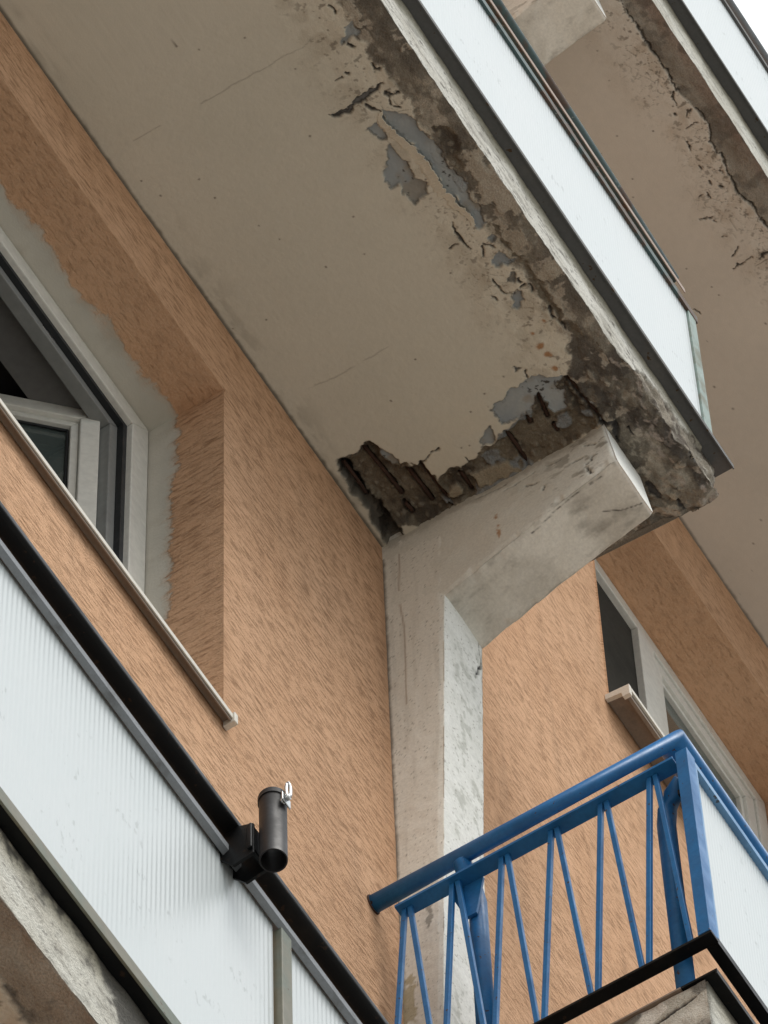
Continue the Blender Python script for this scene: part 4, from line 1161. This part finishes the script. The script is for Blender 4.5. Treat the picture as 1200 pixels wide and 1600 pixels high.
# stained end face of that slab (a worn concrete sheet, set 3 mm proud of the slab's cap)
def end_face():
    ys = stations((0.0, 0.850, 0.005)); zs = np.linspace(0.002, THB-0.004, 47)
    Y = ys[:, None]+0*zs[None]; Z = zs[None]+0*ys[:, None]
    C = np.zeros(Y.shape+(3,))+np.array([0.42, 0.40, 0.345])
    C = mixc(C, (0.58, 0.56, 0.50), fbm(Y, Z, 16, 4, 600)*1.8-0.5)
    C = mixc(C, (0.08, 0.075, 0.065), sstep(0.48, 0.62, fbm(Y*0.8, Z*1.3, 13, 5, 601))*0.8)
    C = mixc(C, (0.62, 0.59, 0.53), sstep(0.010, 0.014, poly_sdf(Y, Z, [(0.685, 0.232), (0.735, 0.232), (0.75, 0.20), (0.70, 0.165), (0.675, 0.19)])+0.012)*0.9)
    ck = crack_field(Y, Z, [([(0.62, 0.13), (0.70, 0.155), (0.76, 0.17), (0.83, 0.19)], [0.003, 0.004, 0.004, 0.002])])+(fbm(Y, Z, 80, 3, 602)-0.5)*0.006
    km = sstep(-0.002, 0.001, ck)
    C = mixc(C, (0.05, 0.045, 0.04), km)
    dx = (fbm(Y, Z, 24, 4, 603)-0.5)*0.010-km*0.006
    P = np.stack([-0.1125-dx*0.6, Y, Z+ZB], -1)
    P2 = P.copy(); P2[..., 0] = -0.1045
    o = grid_mesh('end_face', P, C, CONC, blue, caps=False)
    return o
end_face()
zt = ZB+THB
MB().prism([(0.790, zt+0.002), (0.880, zt+0.002), (0.880, zt-0.010), (0.884, zt-0.010), (0.884, zt+0.010), (0.790, zt+0.010)], 'x', -0.118, 5.2).build('drip_angle', BLACK, blue)
MB().box(-0.120, -0.100, 0.0, 0.789, zt+0.001, zt+0.007).build('edge_strip', SILL, blue)
# end railing in the plane x = XB
zr2, zbr = -2.104, -2.905
MB().tube([(XB, -0.02, -2.010), (XB, 0.847, -2.000), (5.2, 0.847, -2.000)], 0.0245, 24).build('handrail', BLUE, blue)
MB().tube([(XB, -0.004, -2.010), (XB, 0.004, -2.0099)], 0.0275, 20).build('wall_socket', RUST, blue)
MB().box(XB-0.021, XB+0.021, 0.072, 0.853, zr2-0.008, zr2+0.002).build('top_rail', BLUE, blue, 0.001)
MB().box(XB-0.017, XB+0.017, 0.000, 0.894, zbr-0.010, zbr).build('bottom_rail', BLACK, blue, 0.001)
tops = [0.097, 0.232, 0.372, 0.511, 0.650, 0.786]
bots = [0.025, 0.165, 0.300, 0.433, 0.577, 0.713, 0.842]
def flat_bar(y0, z0, y1, z1, w=0.013, t=0.006, dx=0.0):
    m = MB()
    d = math.hypot(y1-y0, z1-z0); nx, nz = (z1-z0)/d*w/2, -(y1-y0)/d*w/2
    m.prism([(y0-nx, z0-nz), (y0+nx, z0+nz), (y1+nx, z1+nz), (y1-nx, z1-nz)], 'x', XB-t+dx, XB+t+dx)
    return m.build('zigzag_bar', BLUE, blue, 0.0015)
for i, t_ in enumerate(tops):
    flat_bar(t_-0.008, zr2-0.009, bots[i]+0.008, zbr+0.001)
    flat_bar(t_+0.008, zr2-0.009, bots[i+1]-0.008, zbr+0.001)
# corner post: an angle, one face on the end, one on the front
MB().prism([(XB-0.018, 0.860), (XB-0.018, 0.892), (XB+0.022, 0.892), (XB+0.022, 0.887), (XB-0.013, 0.887), (XB-0.013, 0.860)], 'z', zbr+0.001, zr2+0.014).build('corner_post', BLUE, blue, 0.001)
# round standards carrying the railing
MB().tube([(XB+0.052, 0.262, zt+0.008), (XB+0.052, 0.262, -2.16), (XB+0.040, 0.255, -2.08), (XB+0.005, 0.250, -2.022)], 0.0235, 20).build('standard', BLUE, blue)
MB().prism([(0.205, zr2-0.009), (0.300, zr2-0.009), (0.275, zr2-0.15), (0.245, zr2-0.15)], 'x', XB+0.018, XB+0.026).build('gusset', BLUE, blue, 0.001)
MB().tube([(XB+0.055, 0.782, zt+0.008), (XB+0.055, 0.782, -2.26), (XB+0.052, 0.790, -2.20), (XB+0.045, 0.812, -2.16), (XB+0.03, 0.850, -2.145)], 0.0235, 20).build('standard', BLUE, blue)
MB().box(XB+0.0, XB+0.05, 0.846, 0.862, -2.245, -2.225).build('bracket', BLACK, blue, 0.001)
# front railing
MB().prism([(0.870, zr2-0.012), (0.889, zr2-0.012), (0.889, zr2+0.012), (0.870, zr2+0.012)], 'x', XB+0.0225, 5.2).build('front_top_frame', BLUE_PALE, blue, 0.001)
MB().prism([(0.862, zbr-0.010), (0.892, zbr-0.010), (0.892, zbr+0.016), (0.888, zbr+0.016), (0.888, zbr), (0.862, zbr)], 'x', XB+0.0175, 5.2).build('front_bottom_frame', BLACK, blue, 0.0005)
MB().box(XB+0.0225, XB+0.036, 0.882, 0.889, zbr+0.0205, zr2-0.013).build('front_end_frame', BLUE_PALE, blue, 0.001)
ribbed_panel(blue, XB+0.030, 5.2, 0.874, zbr+0.012, zr2-0.018)
for px in (1.4, 3.0, 4.6):
    MB().tube([(px, 0.820, zt+0.008), (px, 0.820, -2.16), (px, 0.845, -2.02)], 0.024, 16).build('standard', BLUE, blue)
